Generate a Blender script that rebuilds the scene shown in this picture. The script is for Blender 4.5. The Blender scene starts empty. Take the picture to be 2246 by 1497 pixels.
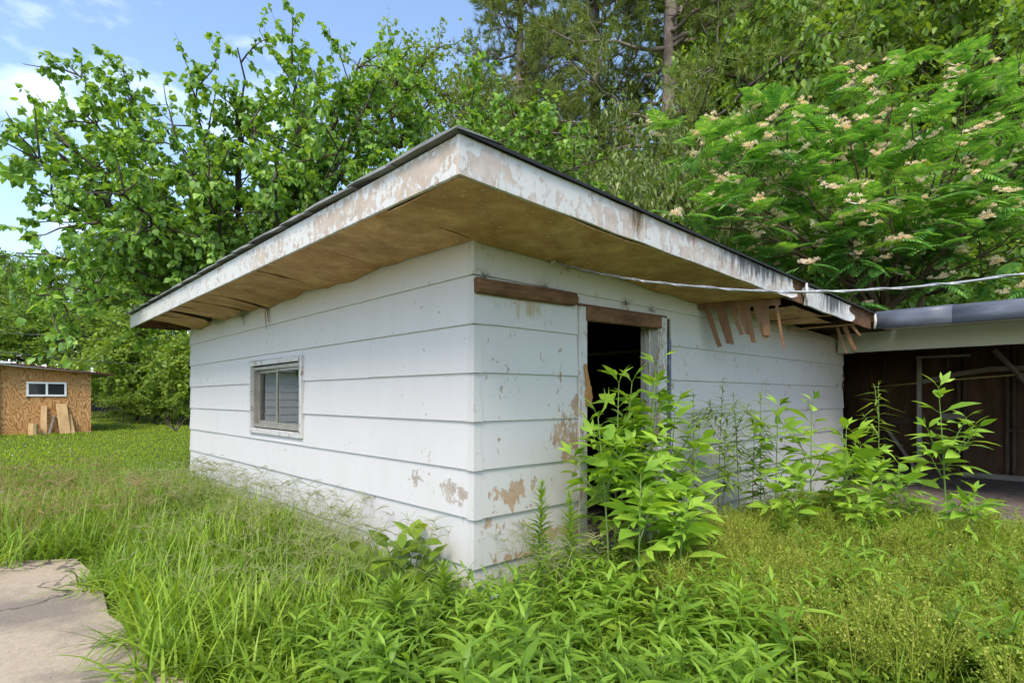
import bpy, bmesh, math, random
import numpy as np
from mathutils import Matrix, Vector
R = math.radians
rng = np.random.default_rng(7)
random.seed(7)
S = bpy.context.scene
COL = S.collection

# ------------------------------------------------------------------ camera, sky, sun, exposure
cam = bpy.data.cameras.new('camera')
cam.sensor_width = 36.0
cam.lens = 19.99
cam.shift_y = 0.055
cam.clip_end = 2000
co = bpy.data.objects.new('camera', cam)
CAM = np.array([-2.2515, -2.760, 1.275])
co.location = CAM
co.rotation_euler = (R(90), 0, R(-43))
COL.objects.link(co)
S.camera = co

SUN_EL, SUN_AZ = R(52), R(215)       # azimuth: direction the light comes from, ccw from +X
w = bpy.data.worlds.new('World')
S.world = w
w.use_nodes = True
wn = w.node_tree
wn.nodes.clear()
def WN(t, **kw):
    n = wn.nodes.new(t)
    for k, v in kw.items(): setattr(n, k, v)
    return n
sky = WN('ShaderNodeTexSky', sky_type='NISHITA', sun_disc=False)
sky.sun_elevation = SUN_EL
sky.sun_rotation = R(90) - SUN_AZ
sky.air_density = 1.0
sky.dust_density = 1.0
sky.ozone_density = 1.0
tc = WN('ShaderNodeTexCoord')
mp = WN('ShaderNodeMapping')
mp.inputs['Scale'].default_value = (1.0, 1.0, 2.2)
mp.inputs['Location'].default_value = (1.3, 0.4, 0.25)
nz = WN('ShaderNodeTexNoise')
nz.inputs['Scale'].default_value = 2.3
nz.inputs['Detail'].default_value = 7
nz.inputs['Roughness'].default_value = 0.55
cr = WN('ShaderNodeValToRGB')
cr.color_ramp.elements[0].position = 0.56
cr.color_ramp.elements[1].position = 0.86
mixw = WN('ShaderNodeMix', data_type='RGBA')
mixw.inputs['B'].default_value = (8.6, 8.8, 9.2, 1)
bg = WN('ShaderNodeBackground')
bg.inputs['Strength'].default_value = 0.13
wo = WN('ShaderNodeOutputWorld')
L = wn.links.new
L(tc.outputs['Generated'], mp.inputs['Vector']); L(mp.outputs['Vector'], nz.inputs['Vector'])
L(nz.outputs['Fac'], cr.inputs['Fac']); L(cr.outputs['Color'], mixw.inputs['Factor'])
L(sky.outputs['Color'], mixw.inputs['A']); L(mixw.outputs['Result'], bg.inputs['Color'])
L(bg.outputs['Background'], wo.inputs['Surface'])

sd = bpy.data.lights.new('sun', 'SUN')
sd.energy = 1.4
sd.angle = R(24)
sd.color = (1.0, 0.90, 0.76)
so = bpy.data.objects.new('sun', sd)
dv = Vector((math.cos(SUN_AZ)*math.cos(SUN_EL), math.sin(SUN_AZ)*math.cos(SUN_EL), math.sin(SUN_EL)))
so.rotation_euler = dv.to_track_quat('Z', 'Y').to_euler()
so.location = dv * 50
COL.objects.link(so)

S.view_settings.view_transform = 'Standard'
S.view_settings.look = 'None'
S.view_settings.gamma = 1.0
S.view_settings.exposure = 1.4
S.render.engine = 'CYCLES'
S.cycles.max_bounces = 5
S.cycles.caustics_reflective = False
S.cycles.caustics_refractive = False
S.cycles.diffuse_bounces = 3
S.cycles.transmission_bounces = 4
S.cycles.use_adaptive_sampling = True
S.cycles.adaptive_threshold = 0.02
S.cycles.transparent_max_bounces = 6
S.cycles.use_denoising = True

# ------------------------------------------------------------------ helpers: objects
def tag(o, label=None, cat=None, group=None, kind=None):
    if label: o['label'] = label
    if cat: o['category'] = cat
    if group: o['group'] = group
    if kind: o['kind'] = kind
    return o
def empty(name, loc=(0, 0, 0), label=None, cat=None, group=None):
    o = bpy.data.objects.new(name, None)
    COL.objects.link(o); o.location = loc
    o.empty_display_size = 0.1
    return tag(o, label, cat, group)
def link(name, me, parent=None, matrix=None):
    o = bpy.data.objects.new(name, me)
    COL.objects.link(o)
    if parent: o.parent = parent
    if matrix is not None: o.matrix_basis = matrix
    return o
def tri_mesh(name, V, F, mat, smooth=False):
    me = bpy.data.meshes.new(name)
    V = np.ascontiguousarray(V, dtype=np.float32); F = np.ascontiguousarray(F, dtype=np.int32)
    me.vertices.add(len(V)); me.vertices.foreach_set('co', V.ravel())
    me.loops.add(F.size); me.loops.foreach_set('vertex_index', F.ravel())
    me.polygons.add(len(F))
    me.polygons.foreach_set('loop_start', np.arange(0, F.size, 3, dtype=np.int32))
    if smooth: me.polygons.foreach_set('use_smooth', np.ones(len(F), dtype=bool))
    me.update(calc_edges=True)
    mats = mat if isinstance(mat, (list, tuple)) else [mat]
    for m in mats: me.materials.append(m)
    return me
class MB:
    """collects polygons for one mesh"""
    def __init__(s): s.v = []; s.f = []
    def poly(s, pts):
        i = len(s.v); s.v += [tuple(p) for p in pts]; s.f.append(tuple(range(i, i+len(pts))))
    def hexa(s, p):                      # 8 corners: bottom 0-3 ccw, top 4-7
        i = len(s.v); s.v += [tuple(q) for q in p]
        for a in ((0,3,2,1),(4,5,6,7),(0,1,5,4),(1,2,6,5),(2,3,7,6),(3,0,4,7)):
            s.f.append(tuple(i+k for k in a))
    def box(s, x0, x1, y0, y1, z0, z1):
        s.hexa([(x0,y0,z0),(x1,y0,z0),(x1,y1,z0),(x0,y1,z0),(x0,y0,z1),(x1,y0,z1),(x1,y1,z1),(x0,y1,z1)])
    def bar(s, a, b, wd, ht, up=(0,0,1)):
        a = Vector(a); b = Vector(b); d = (b-a).normalized(); u = Vector(up)
        sx = d.cross(u).normalized(); u2 = sx.cross(d).normalized()
        sx *= wd/2; u2 *= ht/2
        s.hexa([a-sx-u2, b-sx-u2, b+sx-u2, a+sx-u2, a-sx+u2, b-sx+u2, b+sx+u2, a+sx+u2])
    def tube(s, pts, rad, k=8, cap=True):
        pts = [Vector(p) for p in pts]
        if not hasattr(rad, '__len__'): rad = [rad]*len(pts)
        i0 = len(s.v)
        for i, p in enumerate(pts):
            t = (pts[min(i+1, len(pts)-1)] - pts[max(i-1, 0)]).normalized()
            a = t.orthogonal() if abs(t.z) > .9 else t.cross(Vector((0,0,1)))
            a.normalize(); b = t.cross(a)
            for j in range(k):
                th = 2*math.pi*j/k
                s.v.append(tuple(p + (a*math.cos(th)+b*math.sin(th))*rad[i]))
        for i in range(len(pts)-1):
            for j in range(k):
                s.f.append((i0+i*k+j, i0+i*k+(j+1)%k, i0+(i+1)*k+(j+1)%k, i0+(i+1)*k+j))
        if cap:
            s.f.append(tuple(i0+j for j in reversed(range(k))))
            s.f.append(tuple(i0+(len(pts)-1)*k+j for j in range(k)))
    def build(s, name, mat, parent=None, bevel=0, smooth=False, matrix=None, origin=None):
        me = bpy.data.meshes.new(name)
        v = s.v
        if origin is not None: v = [(a-origin[0], b-origin[1], c-origin[2]) for a, b, c in v]
        me.from_pydata(v, [], s.f)
        if bevel:
            bm = bmesh.new(); bm.from_mesh(me)
            bmesh.ops.remove_doubles(bm, verts=bm.verts, dist=1e-5)
            bmesh.ops.bevel(bm, geom=bm.edges[:], offset=bevel, segments=1, affect='EDGES')
            bm.to_mesh(me); bm.free()
        if smooth:
            for p in me.polygons: p.use_smooth = True
        me.materials.append(mat)
        me.update()
        o = link(name, me, parent, matrix)
        return o
def boxo(name, mat, parent, x0, x1, y0, y1, z0, z1, bevel=0):
    m = MB(); m.box(x0, x1, y0, y1, z0, z1)
    return m.build(name, mat, parent, bevel)

# ------------------------------------------------------------------ helpers: materials
class NT:
    def __init__(s, name):
        s.m = bpy.data.materials.new(name); s.m.use_nodes = True
        s.t = s.m.node_tree
        s.b = s.t.nodes['Principled BSDF']; s.out = s.t.nodes['Material Output']
        s.geo = None
    def n(s, t, ins=None, **kw):
        nd = s.t.nodes.new(t)
        for k, v in kw.items(): setattr(nd, k, v)
        for k, v in (ins or {}).items(): s.set(nd.inputs[k], v)
        return nd
    def set(s, sock, v):
        if isinstance(v, bpy.types.NodeSocket): s.t.links.new(v, sock)
        else:
            if hasattr(sock.default_value, '__len__') and hasattr(v, '__len__') and len(sock.default_value) == 4 and len(v) == 3: v = (*v, 1)
            sock.default_value = v
    def pos(s):
        if not s.geo: s.geo = s.n('ShaderNodeNewGeometry')
        return s.geo.outputs['Position']
    def obj(s): return s.n('ShaderNodeTexCoord').outputs['Object']
    def scale(s, v, sc): return s.n('ShaderNodeVectorMath', {0: v, 1: sc}, operation='MULTIPLY').outputs[0]
    def noise(s, v, sc, det=4, rough=.55, dist=0):
        return s.n('ShaderNodeTexNoise', {'Vector': v, 'Scale': sc, 'Detail': det, 'Roughness': rough, 'Distortion': dist}).outputs['Fac']
    def math(s, op, a, b=0.0, clamp=False):
        nd = s.n('ShaderNodeMath', {0: a, 1: b}, operation=op); nd.use_clamp = clamp
        return nd.outputs[0]
    def ramp(s, f, stops, interp='LINEAR'):
        nd = s.n('ShaderNodeValToRGB', {'Fac': f}); r = nd.color_ramp; r.interpolation = interp
        while len(r.elements) < len(stops): r.elements.new(.5)
        for e, (p, c) in zip(r.elements, stops):
            e.position = p; e.color = (*c, 1) if len(c) == 3 else c
        return nd.outputs['Color']
    def step(s, f, lo, hi):
        return s.n('ShaderNodeMapRange', {'Value': f, 'From Min': lo, 'From Max': hi}).outputs[0]
    def mix(s, f, a, b):
        nd = s.n('ShaderNodeMix', data_type='RGBA'); s.set(nd.inputs['Factor'], f); s.set(nd.inputs['A'], a); s.set(nd.inputs['B'], b)
        return nd.outputs['Result']
    def spot(s, v, c, r):
        d = s.n('ShaderNodeVectorMath', {0: v, 1: c}, operation='SUBTRACT').outputs[0]
        d = s.scale(d, (1/r[0], 1/r[1], 1/r[2]))
        l = s.n('ShaderNodeVectorMath', {0: d}, operation='LENGTH').outputs['Value']
        return s.n('ShaderNodeMapRange', {'Value': l, 'From Min': 0.25, 'From Max': 1.0, 'To Min': 1.0, 'To Max': 0.0}).outputs[0]
    def bump(s, h, st=.3, dist=.01):
        nd = s.n('ShaderNodeBump', {'Height': h, 'Strength': st, 'Distance': dist})
        s.t.links.new(nd.outputs[0], s.b.inputs['Normal'])
    def fin(s, col=None, rough=.6, spec=.3, metal=0):
        if col is not None: s.set(s.b.inputs['Base Color'], col)
        s.set(s.b.inputs['Roughness'], rough); s.b.inputs['Specular IOR Level'].default_value = spec
        s.b.inputs['Metallic'].default_value = metal
        return s.m

def painted(name, paint=(.78,.79,.80), under=((.36,.29,.22),(.50,.45,.40)), spots=(), base=.0, chips=.70, stretch=(1,1,1),
            dirt=.10, mold=(), green=0.0, rough=.55):
    """weathered white paint that flakes off in patches; spots = (centre, radii, amount)"""
    n = NT(name); p = n.pos()
    ps = n.scale(p, stretch)
    big = n.math('ADD', n.math('MULTIPLY', n.noise(ps, 7, 5, .6), .40), n.math('MULTIPLY', n.noise(ps, 24, 7, .62), .60))
    bias = None
    for c, r, a in spots:
        q = n.math('MULTIPLY', n.spot(p, c, r), a*.66)
        bias = q if bias is None else n.math('MAXIMUM', bias, q)
    f = big if bias is None else n.math('ADD', big, bias)
    fb = n.math('ADD', f, base)
    peel = n.step(fb, .612, .618)
    rim = n.math('MULTIPLY', n.step(fb, .594, .611), .34)  # greyed curling paint edge with its shadow painted into the colour
    chip = n.step(n.noise(ps, 38, 5, .65), chips-.065, chips-.05)
    sel = n.step(n.noise(p, 2.2, 3), .46, .60)
    peel = n.math('MAXIMUM', peel, n.math('MULTIPLY', chip, sel))
    und = n.ramp(n.noise(p, 13, 5), [(.3, under[0]), (.7, under[1])])
    dn = n.noise(n.scale(p, (1.2, 1.2, .5)), 3.0, 6, .6)
    grime = n.math('MULTIPLY', n.step(dn, .42, .8), dirt)
    col = n.mix(grime, paint, (.36, .35, .31))
    fine = n.step(n.noise(p, 160, 2), .70, .80)
    col = n.mix(n.math('MULTIPLY', fine, .22), col, (.25, .23, .2))
    if green: col = n.mix(n.math('MULTIPLY', n.step(n.noise(p, 1.7, 3), .35, .75), green), col, (.42, .50, .40))
    col = n.mix(rim, col, (.24,.20,.17))
    col = n.mix(peel, col, und)
    for c, r, a, mc in mold:
        st = n.noise(n.scale(p, (1, 1, .22)), 16, 7, .7)
        k = n.math('MULTIPLY', n.spot(p, c, r), a)
        k = n.step(n.math('ADD', st, k), .74, .92)
        col = n.mix(k, col, mc)
    n.bump(n.math('SUBTRACT', n.math('MULTIPLY', n.noise(p, 60, 3), .25), peel), .5, .003)
    return n.fin(col, rough, .3)

def wood(name, c0, c1, axis=(1,1,1), scale=6, rough=.8, spots=None, fleck=0):
    n = NT(name); p = n.pos()
    g = n.noise(n.scale(p, axis), scale, 8, .65, .4)
    col = n.ramp(g, [(.28, c0), (.55, tuple((a+b)/2 for a, b in zip(c0, c1))), (.75, c1)])
    big = n.noise(p, 1.6, 4, .6)
    col = n.mix(n.math('MULTIPLY', n.step(big, .45, .75), .38 if fleck else .55), col, tuple(a*.45 for a in c0))
    if fleck:
        fl = n.step(n.noise(n.scale(p, (1, 1, 1)), 46, 3, .6), .62, .72)
        col = n.mix(n.math('MULTIPLY', fl, fleck), col, tuple(min(1, a*1.9) for a in c1))
    n.bump(g, .45, .004)
    return n.fin(col, rough, .2)

def leafmat(name, dark, mid, light, trans=.35, rough=.45, spec=.35, yellow=0.0, noise=.7):
    n = NT(name)
    g = n.n('ShaderNodeNewGeometry'); oi = n.n('ShaderNodeObjectInfo')
    r = n.math('FRACT', n.math('ADD', g.outputs['Random Per Island'], oi.outputs['Random']))
    cl = n.noise(g.outputs['Position'], noise, 3, .6)
    f = n.math('ADD', n.math('MULTIPLY', r, .6), n.math('MULTIPLY', n.step(cl, .3, .7), .4))
    stops = [(0.0, dark), (.5, mid), (.93 if yellow else 1.0, light)]
    if yellow: stops.append((1.0, (.42, .33, .03)))
    col = n.ramp(f, stops)
    n.fin(col, rough, spec)
    tr = n.n('ShaderNodeBsdfTranslucent')
    tcol = n.n('ShaderNodeMix', data_type='RGBA', blend_type='MULTIPLY')
    tcol.inputs['Factor'].default_value = 1
    n.set(tcol.inputs['A'], col); n.set(tcol.inputs['B'], (2.0, 1.75, .65, 1))
    n.set(tr.inputs['Color'], tcol.outputs['Result'])
    mx = n.n('ShaderNodeMixShader', {0: trans, 1: n.b.outputs[0], 2: tr.outputs[0]})
    n.t.links.new(mx.outputs[0], n.out.inputs['Surface'])
    return n.m
def plain(name, col, rough=.6, spec=.3, metal=0, var=.15, sc=8):
    n = NT(name)
    c = n.mix(n.math('MULTIPLY', n.step(n.noise(n.pos(), sc, 5), .3, .7), 1.0), tuple(a*(1-var) for a in col), tuple(min(1, a*(1+var)) for a in col))
    return n.fin(c, rough, spec, metal)

M = {}
UN = ((.30,.25,.20),(.47,.43,.38))
M['siding_left'] = painted('siding_paint_left', (.595,.57,.565), UN, spots=[((0,.12,.66),(.12,.42,.13),.27),((0,.62,.72),(.1,.3,.09),.17),((0,.05,.12),(.1,.14,.12),.17),((0,1.2,.45),(.1,.12,.05),.16)], dirt=.13, chips=.75, base=-.022)
M['siding_right'] = painted('siding_paint_right', (.565,.54,.52), ((.34,.22,.13),(.47,.36,.26)),
    spots=[((.93,0,1.02),(.32,.1,.30),.26),((.97,0,1.22),(.14,.1,.16),.36),((.98,0,.95),(.14,.1,.13),.36),((.3,0,.62),(.34,.1,.13),.19),((.75,0,.32),(.5,.1,.07),.30),((.15,0,.45),(.14,.1,.11),.19),((.4,0,.23),(.4,.1,.04),.28)],
    stretch=(1,1,.55), dirt=.12, green=.18, chips=.72, mold=[((.45,0,1.88),(.5,.1,.16),.36,(.42,.33,.2))])
M['fascia_left'] = painted('fascia_paint_left', (.61,.60,.58), ((.40,.32,.25),(.55,.46,.38)), spots=[((-.65,-.45,2.38),(.2,.5,.16),.165),((-.65,.45,2.38),(.2,.6,.14),.15),((-.65,1.75,2.38),(.2,.45,.14),.13)], base=.052, chips=.64, dirt=.12)
M['fascia_right'] = painted('fascia_paint_right', (.59,.575,.55), ((.40,.32,.26),(.58,.51,.46)), spots=[((.7,-.69,2.38),(.9,.2,.2),.15),((-.55,-.69,2.38),(.3,.2,.2),.14),((1.7,-.69,2.35),(1.2,.2,.3),.14),((3.0,-.69,2.3),(.9,.2,.3),.10)], base=.05, chips=.645, stretch=(1,1,.6), dirt=.3,
    mold=[((.75,-.69,2.42),(.16,.2,.25),.46,(.16,.10,.05)),((1.4,-.69,2.42),(.12,.2,.14),.36,(.30,.14,.06)),((2.5,-.69,2.44),(1.35,.2,.34),.45,(.085,.08,.08)),((4.3,-.69,2.33),(.7,.2,.3),.45,(.09,.085,.085))])
M['trim'] = painted('trim_paint', (.56,.54,.51), ((.30,.22,.15),(.45,.36,.28)), base=.055, chips=.64, stretch=(1,1,.35), dirt=.25)
M['window_trim'] = painted('window_trim_paint', (.54,.53,.52), ((.20,.14,.11),(.48,.38,.32)), base=.05, chips=.66, dirt=.12)
M['beam'] = painted('beam_paint', (.53,.535,.48), UN, base=-.1, dirt=.15, green=.30, chips=.76)
M['soffit'] = wood('soffit_hardboard', (.34,.17,.068), (.74,.475,.25), (1,1,1), 5, .85, fleck=.55)
M['strip'] = wood('torn_hardboard', (.13,.062,.03), (.29,.175,.10), (1,1,.3), 8, .85)
M['rawwood'] = wood('weathered_wood', (.085,.040,.022), (.30,.16,.085), (.35,1,1), 14, .85)
M['splinter'] = wood('fresh_split_wood', (.26,.12,.04), (.50,.27,.10), (1,1,.2), 14, .8)
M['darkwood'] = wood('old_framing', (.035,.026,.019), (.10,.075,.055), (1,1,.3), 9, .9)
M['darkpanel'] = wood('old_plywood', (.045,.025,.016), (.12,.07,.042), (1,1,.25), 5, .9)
M['greywood'] = wood('grey_lumber', (.15,.135,.115), (.30,.28,.245), (1,.3,1), 9, .9)
M['whitepost'] = plain('faded_white_lumber', (.30,.30,.28), .8, .2)
M['yellowpole'] = plain('yellow_pole', (.42,.36,.14), .7, .3)
M['roofing'] = plain('asphalt_roofing', (.085,.088,.09), .9, .2, 0, .35, 30)
M['shingle'] = wood('curled_shingle', (.12,.125,.12), (.30,.31,.30), (1,.4,1), 7, .9)
M['tar'] = plain('black_drip_edge', (.022,.02,.02), .6, .3)
M['alu'] = plain('aluminium_frame', (.33,.31,.27), .45, .5, .35)
M['cable'] = plain('bare_service_cable', (.30,.31,.33), .42, .5, .55, .3, 60)
M['cablewrap'] = plain('grey_cable_sheath', (.12,.12,.12), .6, .3)
M['insul'] = plain('porcelain', (.55,.50,.42), .4, .5)
M['iron'] = plain('rusty_iron', (.08,.05,.035), .8, .3, .3)
M['web'] = plain('dusty_cobweb', (.30,.26,.21), .95, .05)
def mk_flash():
    n = NT('blue_grey_flashing'); p = n.pos()
    a = n.noise(n.scale(p, (1, .35, 1.6)), 5, 6, .6)
    col = n.ramp(a, [(.3, (.06,.07,.095)), (.55, (.12,.13,.165)), (.8, (.30,.32,.36))])
    n.bump(n.noise(n.scale(p, (1, .4, 1)), 4, 3), .35, .02)
    return n.fin(col, .42, .5)
M['flash'] = mk_flash()
def mk_glass():
    n = NT('window_glass')
    tr = n.n('ShaderNodeBsdfTransparent', {'Color': (.75,.78,.76,1)}); gl = n.n('ShaderNodeBsdfGlossy', {'Roughness': .015, 'Color': (.9,.9,.9,1)})
    fr = n.n('ShaderNodeFresnel', {'IOR': 1.75})
    mx = n.n('ShaderNodeMixShader', {0: n.math('ADD', fr.outputs[0], .06), 1: tr.outputs[0], 2: gl.outputs[0]})
    n.t.links.new(mx.outputs[0], n.out.inputs['Surface'])
    return n.m
M['glass'] = mk_glass()
def mk_ply():
    n = NT('swirled_plywood'); p = n.pos()
    d = n.scale(p, (1, 1, .36))
    warp = n.n('ShaderNodeTexNoise', {'Vector': d, 'Scale': 2.6, 'Detail': 2.0, 'Roughness': .5}).outputs['Fac']
    rings = n.math('FRACT', n.math('MULTIPLY', warp, 20))
    rings = n.math('ABSOLUTE', n.math('SUBTRACT', rings, .5))
    col = n.ramp(rings, [(.03, (.20,.095,.04)), (.18, (.42,.22,.085)), (.5, (.60,.38,.17))])
    col = n.mix(n.math('MULTIPLY', n.step(n.noise(p, 1.3, 3), .4, .7), .5), col, (.47,.20,.06))
    return n.fin(col, .8, .2)
M['plywood'] = mk_ply()
M['freshboard'] = wood('pale_lumber', (.45,.28,.13), (.66,.46,.24), (1,1,.2), 7, .8)
M['maroon'] = plain('maroon_metal_roof', (.10,.018,.028), .4, .5, 0, .15, 3)
M['white'] = plain('white_vinyl', (.78,.79,.79), .5, .4, 0, .04)
M['darkglass'] = NT('far_window_glass').fin((.03,.035,.035), .06, .9)
def mk_conc(name, a, b, c):
    n = NT(name); p = n.pos()
    x = n.noise(p, 1.1, 6, .62); y = n.noise(p, 26, 6, .7)
    col = n.ramp(y, [(.25, a), (.75, b)])
    col = n.mix(n.math('MULTIPLY', n.step(x, .48, .62), .75), col, c)
    ag = n.noise(p, 210, 2, .5)
    col = n.mix(n.math('MULTIPLY', n.step(ag, .55, .7), .35), col, tuple(min(1, k*1.5) for k in b))
    vo = n.n('ShaderNodeTexVoronoi', {'Vector': n.n('ShaderNodeVectorMath', {0: p, 1: n.n('ShaderNodeTexNoise', {'Vector': p, 'Scale': 3.0, 'Detail': 5.0}).outputs['Color']}, operation='ADD').outputs[0], 'Scale': .55}, feature='DISTANCE_TO_EDGE').outputs['Distance']
    col = n.mix(n.math('MULTIPLY', n.step(vo, .012, .004), .8), col, tuple(k*.4 for k in c))
    pit = n.step(n.noise(p, 90, 3), .60, .68)
    col = n.mix(n.math('MULTIPLY', pit, .5), col, tuple(k*.5 for k in c))
    n.bump(y, .5, .01)
    return n.fin(col, .9, .2)
M['concrete'] = mk_conc('stained_concrete', (.33,.26,.185), (.46,.38,.28), (.15,.13,.11))
M['gravel'] = mk_conc('dusty_gravel', (.11,.085,.07), (.24,.20,.175), (.075,.06,.05))
def mk_ground():
    n = NT('soil_and_turf'); p = n.pos()
    a = n.noise(p, 5, 7, .7); b = n.noise(p, .5, 4)
    col = n.ramp(a, [(.3, (.040,.060,.012)), (.6, (.075,.125,.020)), (.8, (.13,.17,.03))])
    col = n.mix(n.math('MULTIPLY', n.step(b, .4, .7), .4), col, (.12,.16,.025))
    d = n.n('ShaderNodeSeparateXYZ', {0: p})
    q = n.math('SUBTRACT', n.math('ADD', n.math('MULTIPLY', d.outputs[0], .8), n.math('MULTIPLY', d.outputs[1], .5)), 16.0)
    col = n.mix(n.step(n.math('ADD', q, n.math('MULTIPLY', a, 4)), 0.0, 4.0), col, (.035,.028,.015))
    n.bump(a, .6, .04)
    return n.fin(col, .95, .1)
M['ground'] = mk_ground()
M['bark'] = wood('grey_brown_bark', (.055,.042,.032), (.17,.14,.11), (1,1,.3), 16, .95)
M['pinebark'] = wood('pine_bark', (.15,.115,.09), (.36,.30,.26), (1,1,.35), 9, .95)
M['mimosabark'] = wood('smooth_brown_bark', (.085,.06,.035), (.19,.14,.085), (1,1,.4), 8, .9)
M['redbud'] = leafmat('redbud_leaf', (0.073,0.147,0.030), (0.183,0.349,0.055), (0.356,0.533,0.086), .36, .42, .45, 0, 1.2)
M['forest'] = leafmat('forest_leaf', (0.057,0.114,0.021), (0.158,0.281,0.046), (0.318,0.441,0.073), .34, .5, .4, 0, .5)
M['forest2'] = leafmat('light_forest_leaf', (0.074,0.136,0.023), (0.187,0.296,0.044), (0.322,0.421,0.073), .36, .5, .35, 0, .5)
M['drooping'] = leafmat('drooping_leaf', (0.066,0.116,0.021), (0.133,0.199,0.033), (0.253,0.298,0.071), .3, .42, .5, 0, .9)
M['needle'] = leafmat('pine_needle', (0.074,0.114,0.025), (0.159,0.224,0.046), (0.278,0.314,0.072), .2, .55, .3, 0, .6)
M['mimosa'] = leafmat('mimosa_frond', (0.048,0.148,0.039), (0.117,0.306,0.072), (0.290,0.500,0.081), .36, .5, .3, 0, .8)
M['ragweed'] = leafmat('ragweed_leaf', (0.102,0.201,0.021), (0.238,0.414,0.041), (0.413,0.586,0.066), .30, .5, .35, 0, 2.0)
M['yellowleaf'] = leafmat('yellowed_leaf', (.45,.38,.03), (.55,.46,.05), (.42,.30,.05), .35, .6, .2)
M['stem'] = plain('green_stem', (.17,.25,.07), .6, .3)
M['redstem'] = plain('reddish_stem', (.20,.16,.09), .6, .3)
M['goldenrod'] = leafmat('narrow_weed_leaf', (0.076,0.149,0.021), (0.172,0.301,0.035), (0.361,0.496,0.054), .32, .5, .35, 0, 2.0)
M['horseweed'] = leafmat('horseweed_leaf', (0.090,0.168,0.020), (0.201,0.327,0.036), (0.355,0.488,0.056), .36, .5, .3, 0, 2.0)
M['grass'] = leafmat('long_grass', (0.059,0.113,0.009), (0.183,0.306,0.027), (0.381,0.519,0.059), .30, .5, .3, .0, 1.3)
M['lawn'] = leafmat('lawn_grass', (.26,.36,.018), (.30,.41,.022), (.34,.44,.03), .40, .55, .2, .0, .6)
M['drygrass'] = leafmat('dry_grass', (.22,.17,.07), (.36,.28,.13), (.48,.40,.22), .3, .7, .2)
M['seedstalk'] = leafmat('grass_seed_stalk', (.22,.27,.09), (.34,.37,.15), (.42,.40,.22), .25, .6, .2)
M['weed'] = leafmat('broadleaf_weed', (0.071,0.136,0.014), (0.192,0.338,0.033), (0.331,0.491,0.056), .38, .45, .4, 0, 1.8)
M['cover'] = leafmat('ground_cover', (0.051,0.101,0.010), (0.154,0.253,0.023), (0.295,0.416,0.043), .36, .5, .3, 0, 1.5)
M['pepper'] = leafmat('peppergrass', (.19,.27,.03), (.30,.38,.05), (.46,.44,.12), .35, .6, .2, 0, 1.6)
M['flower'] = leafmat('mimosa_flower', (.80,.62,.46), (.87,.74,.64), (.90,.78,.74), .3, .7, .1)

# ------------------------------------------------------------------ helpers: plants
def unit(v): return v / np.maximum(np.linalg.norm(v, axis=-1, keepdims=True), 1e-9)
def rand_unit(n): return unit(rng.normal(size=(n, 3)))
def frames(d, up):
    """rotation matrices with columns X, Y=d, Z~up"""
    y = unit(d); x = unit(np.cross(y, up)); z = np.cross(x, y)
    return np.stack([x, y, z], axis=-1)
def scatter(pv, pf, mats, pos, sc):
    pv = np.asarray(pv, float); pf = np.asarray(pf)
    sc = np.asarray(sc, float)
    if sc.ndim == 1: sc = sc[:, None]
    V = np.einsum('nij,nkj->nki', mats, pv[None]*sc[:, None, :] if sc.shape[1] == 3 else pv[None]*sc[:, None]) + pos[:, None]
    F = pf[None] + (np.arange(len(pos))*len(pv))[:, None, None]
    return V.reshape(-1, 3), F.reshape(-1, 3)
def join(parts):
    Vs, Fs, o = [], [], 0
    for V, F in parts:
        if len(V) == 0: continue
        Vs.append(V); Fs.append(np.asarray(F)+o); o += len(V)
    return np.concatenate(Vs), np.concatenate(Fs)
def leaf(stations, fold=.25, droop=.2):
    """leaf along +Y, unit length, folded on its midrib; stations = (y, halfwidth)"""
    V, F = [], []
    for y, h in stations:
        z = -droop*y*y
        V += [(-h, y, z+fold*h), (0, y, z), (h, y, z+fold*h)]
    for i in range(len(stations)-1):
        a, b = 3*i, 3*i+3
        F += [(a, a+1, b+1), (a, b+1, b), (a+1, a+2, b+2), (a+1, b+2, b+1)]
    return np.array(V), np.array(F)
HEART = leaf([(-.10,.20),(.06,.47),(.32,.50),(.66,.28),(1.0,.01)], .22, .25)
SIMPLE = leaf([(0,.03),(.45,.30),(1.0,.01)], .25, .25)
OVAL = leaf([(0,.02),(.3,.22),(.65,.2),(1.0,.01)], .2, .3)
LANCE = leaf([(0,.02),(.25,.10),(.6,.085),(1.0,.005)], .3, .35)
NARROW = leaf([(0,.015),(.35,.065),(1.0,.004)], .3, .45)
def blade(n=4, wd=.012, bend=.6):
    V, F = [], []
    for i in range(n+1):
        t = i/n; h = wd*(1-t**1.6)*.5+.0006
        a = bend*t*1.5
        y = math.sin(a)/(bend*1.5)*1.0; z = (1-math.cos(a))/(bend*1.5)
        V += [(-h, z, y), (h, z, y)]      # grows along +Z, bends to +Y
    for i in range(n):
        a = 2*i; F += [(a, a+1, a+3), (a, a+3, a+2)]
    return np.array(V), np.array(F)
def upright(n, yaw, tilt):
    """rotation: yaw about Z after tilting towards local +Y"""
    cy, sy, ct, st = np.cos(yaw), np.sin(yaw), np.cos(tilt), np.sin(tilt)
    m = np.zeros((n, 3, 3))
    m[:,0,0] = cy; m[:,0,1] = -sy*ct; m[:,0,2] = -sy*st*-1*-1
    m[:,1,0] = sy; m[:,1,1] = cy*ct;  m[:,1,2] = cy*st
    m[:,2,1] = -st; m[:,2,2] = ct
    m[:,0,2] = -sy*st
    return m
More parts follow.
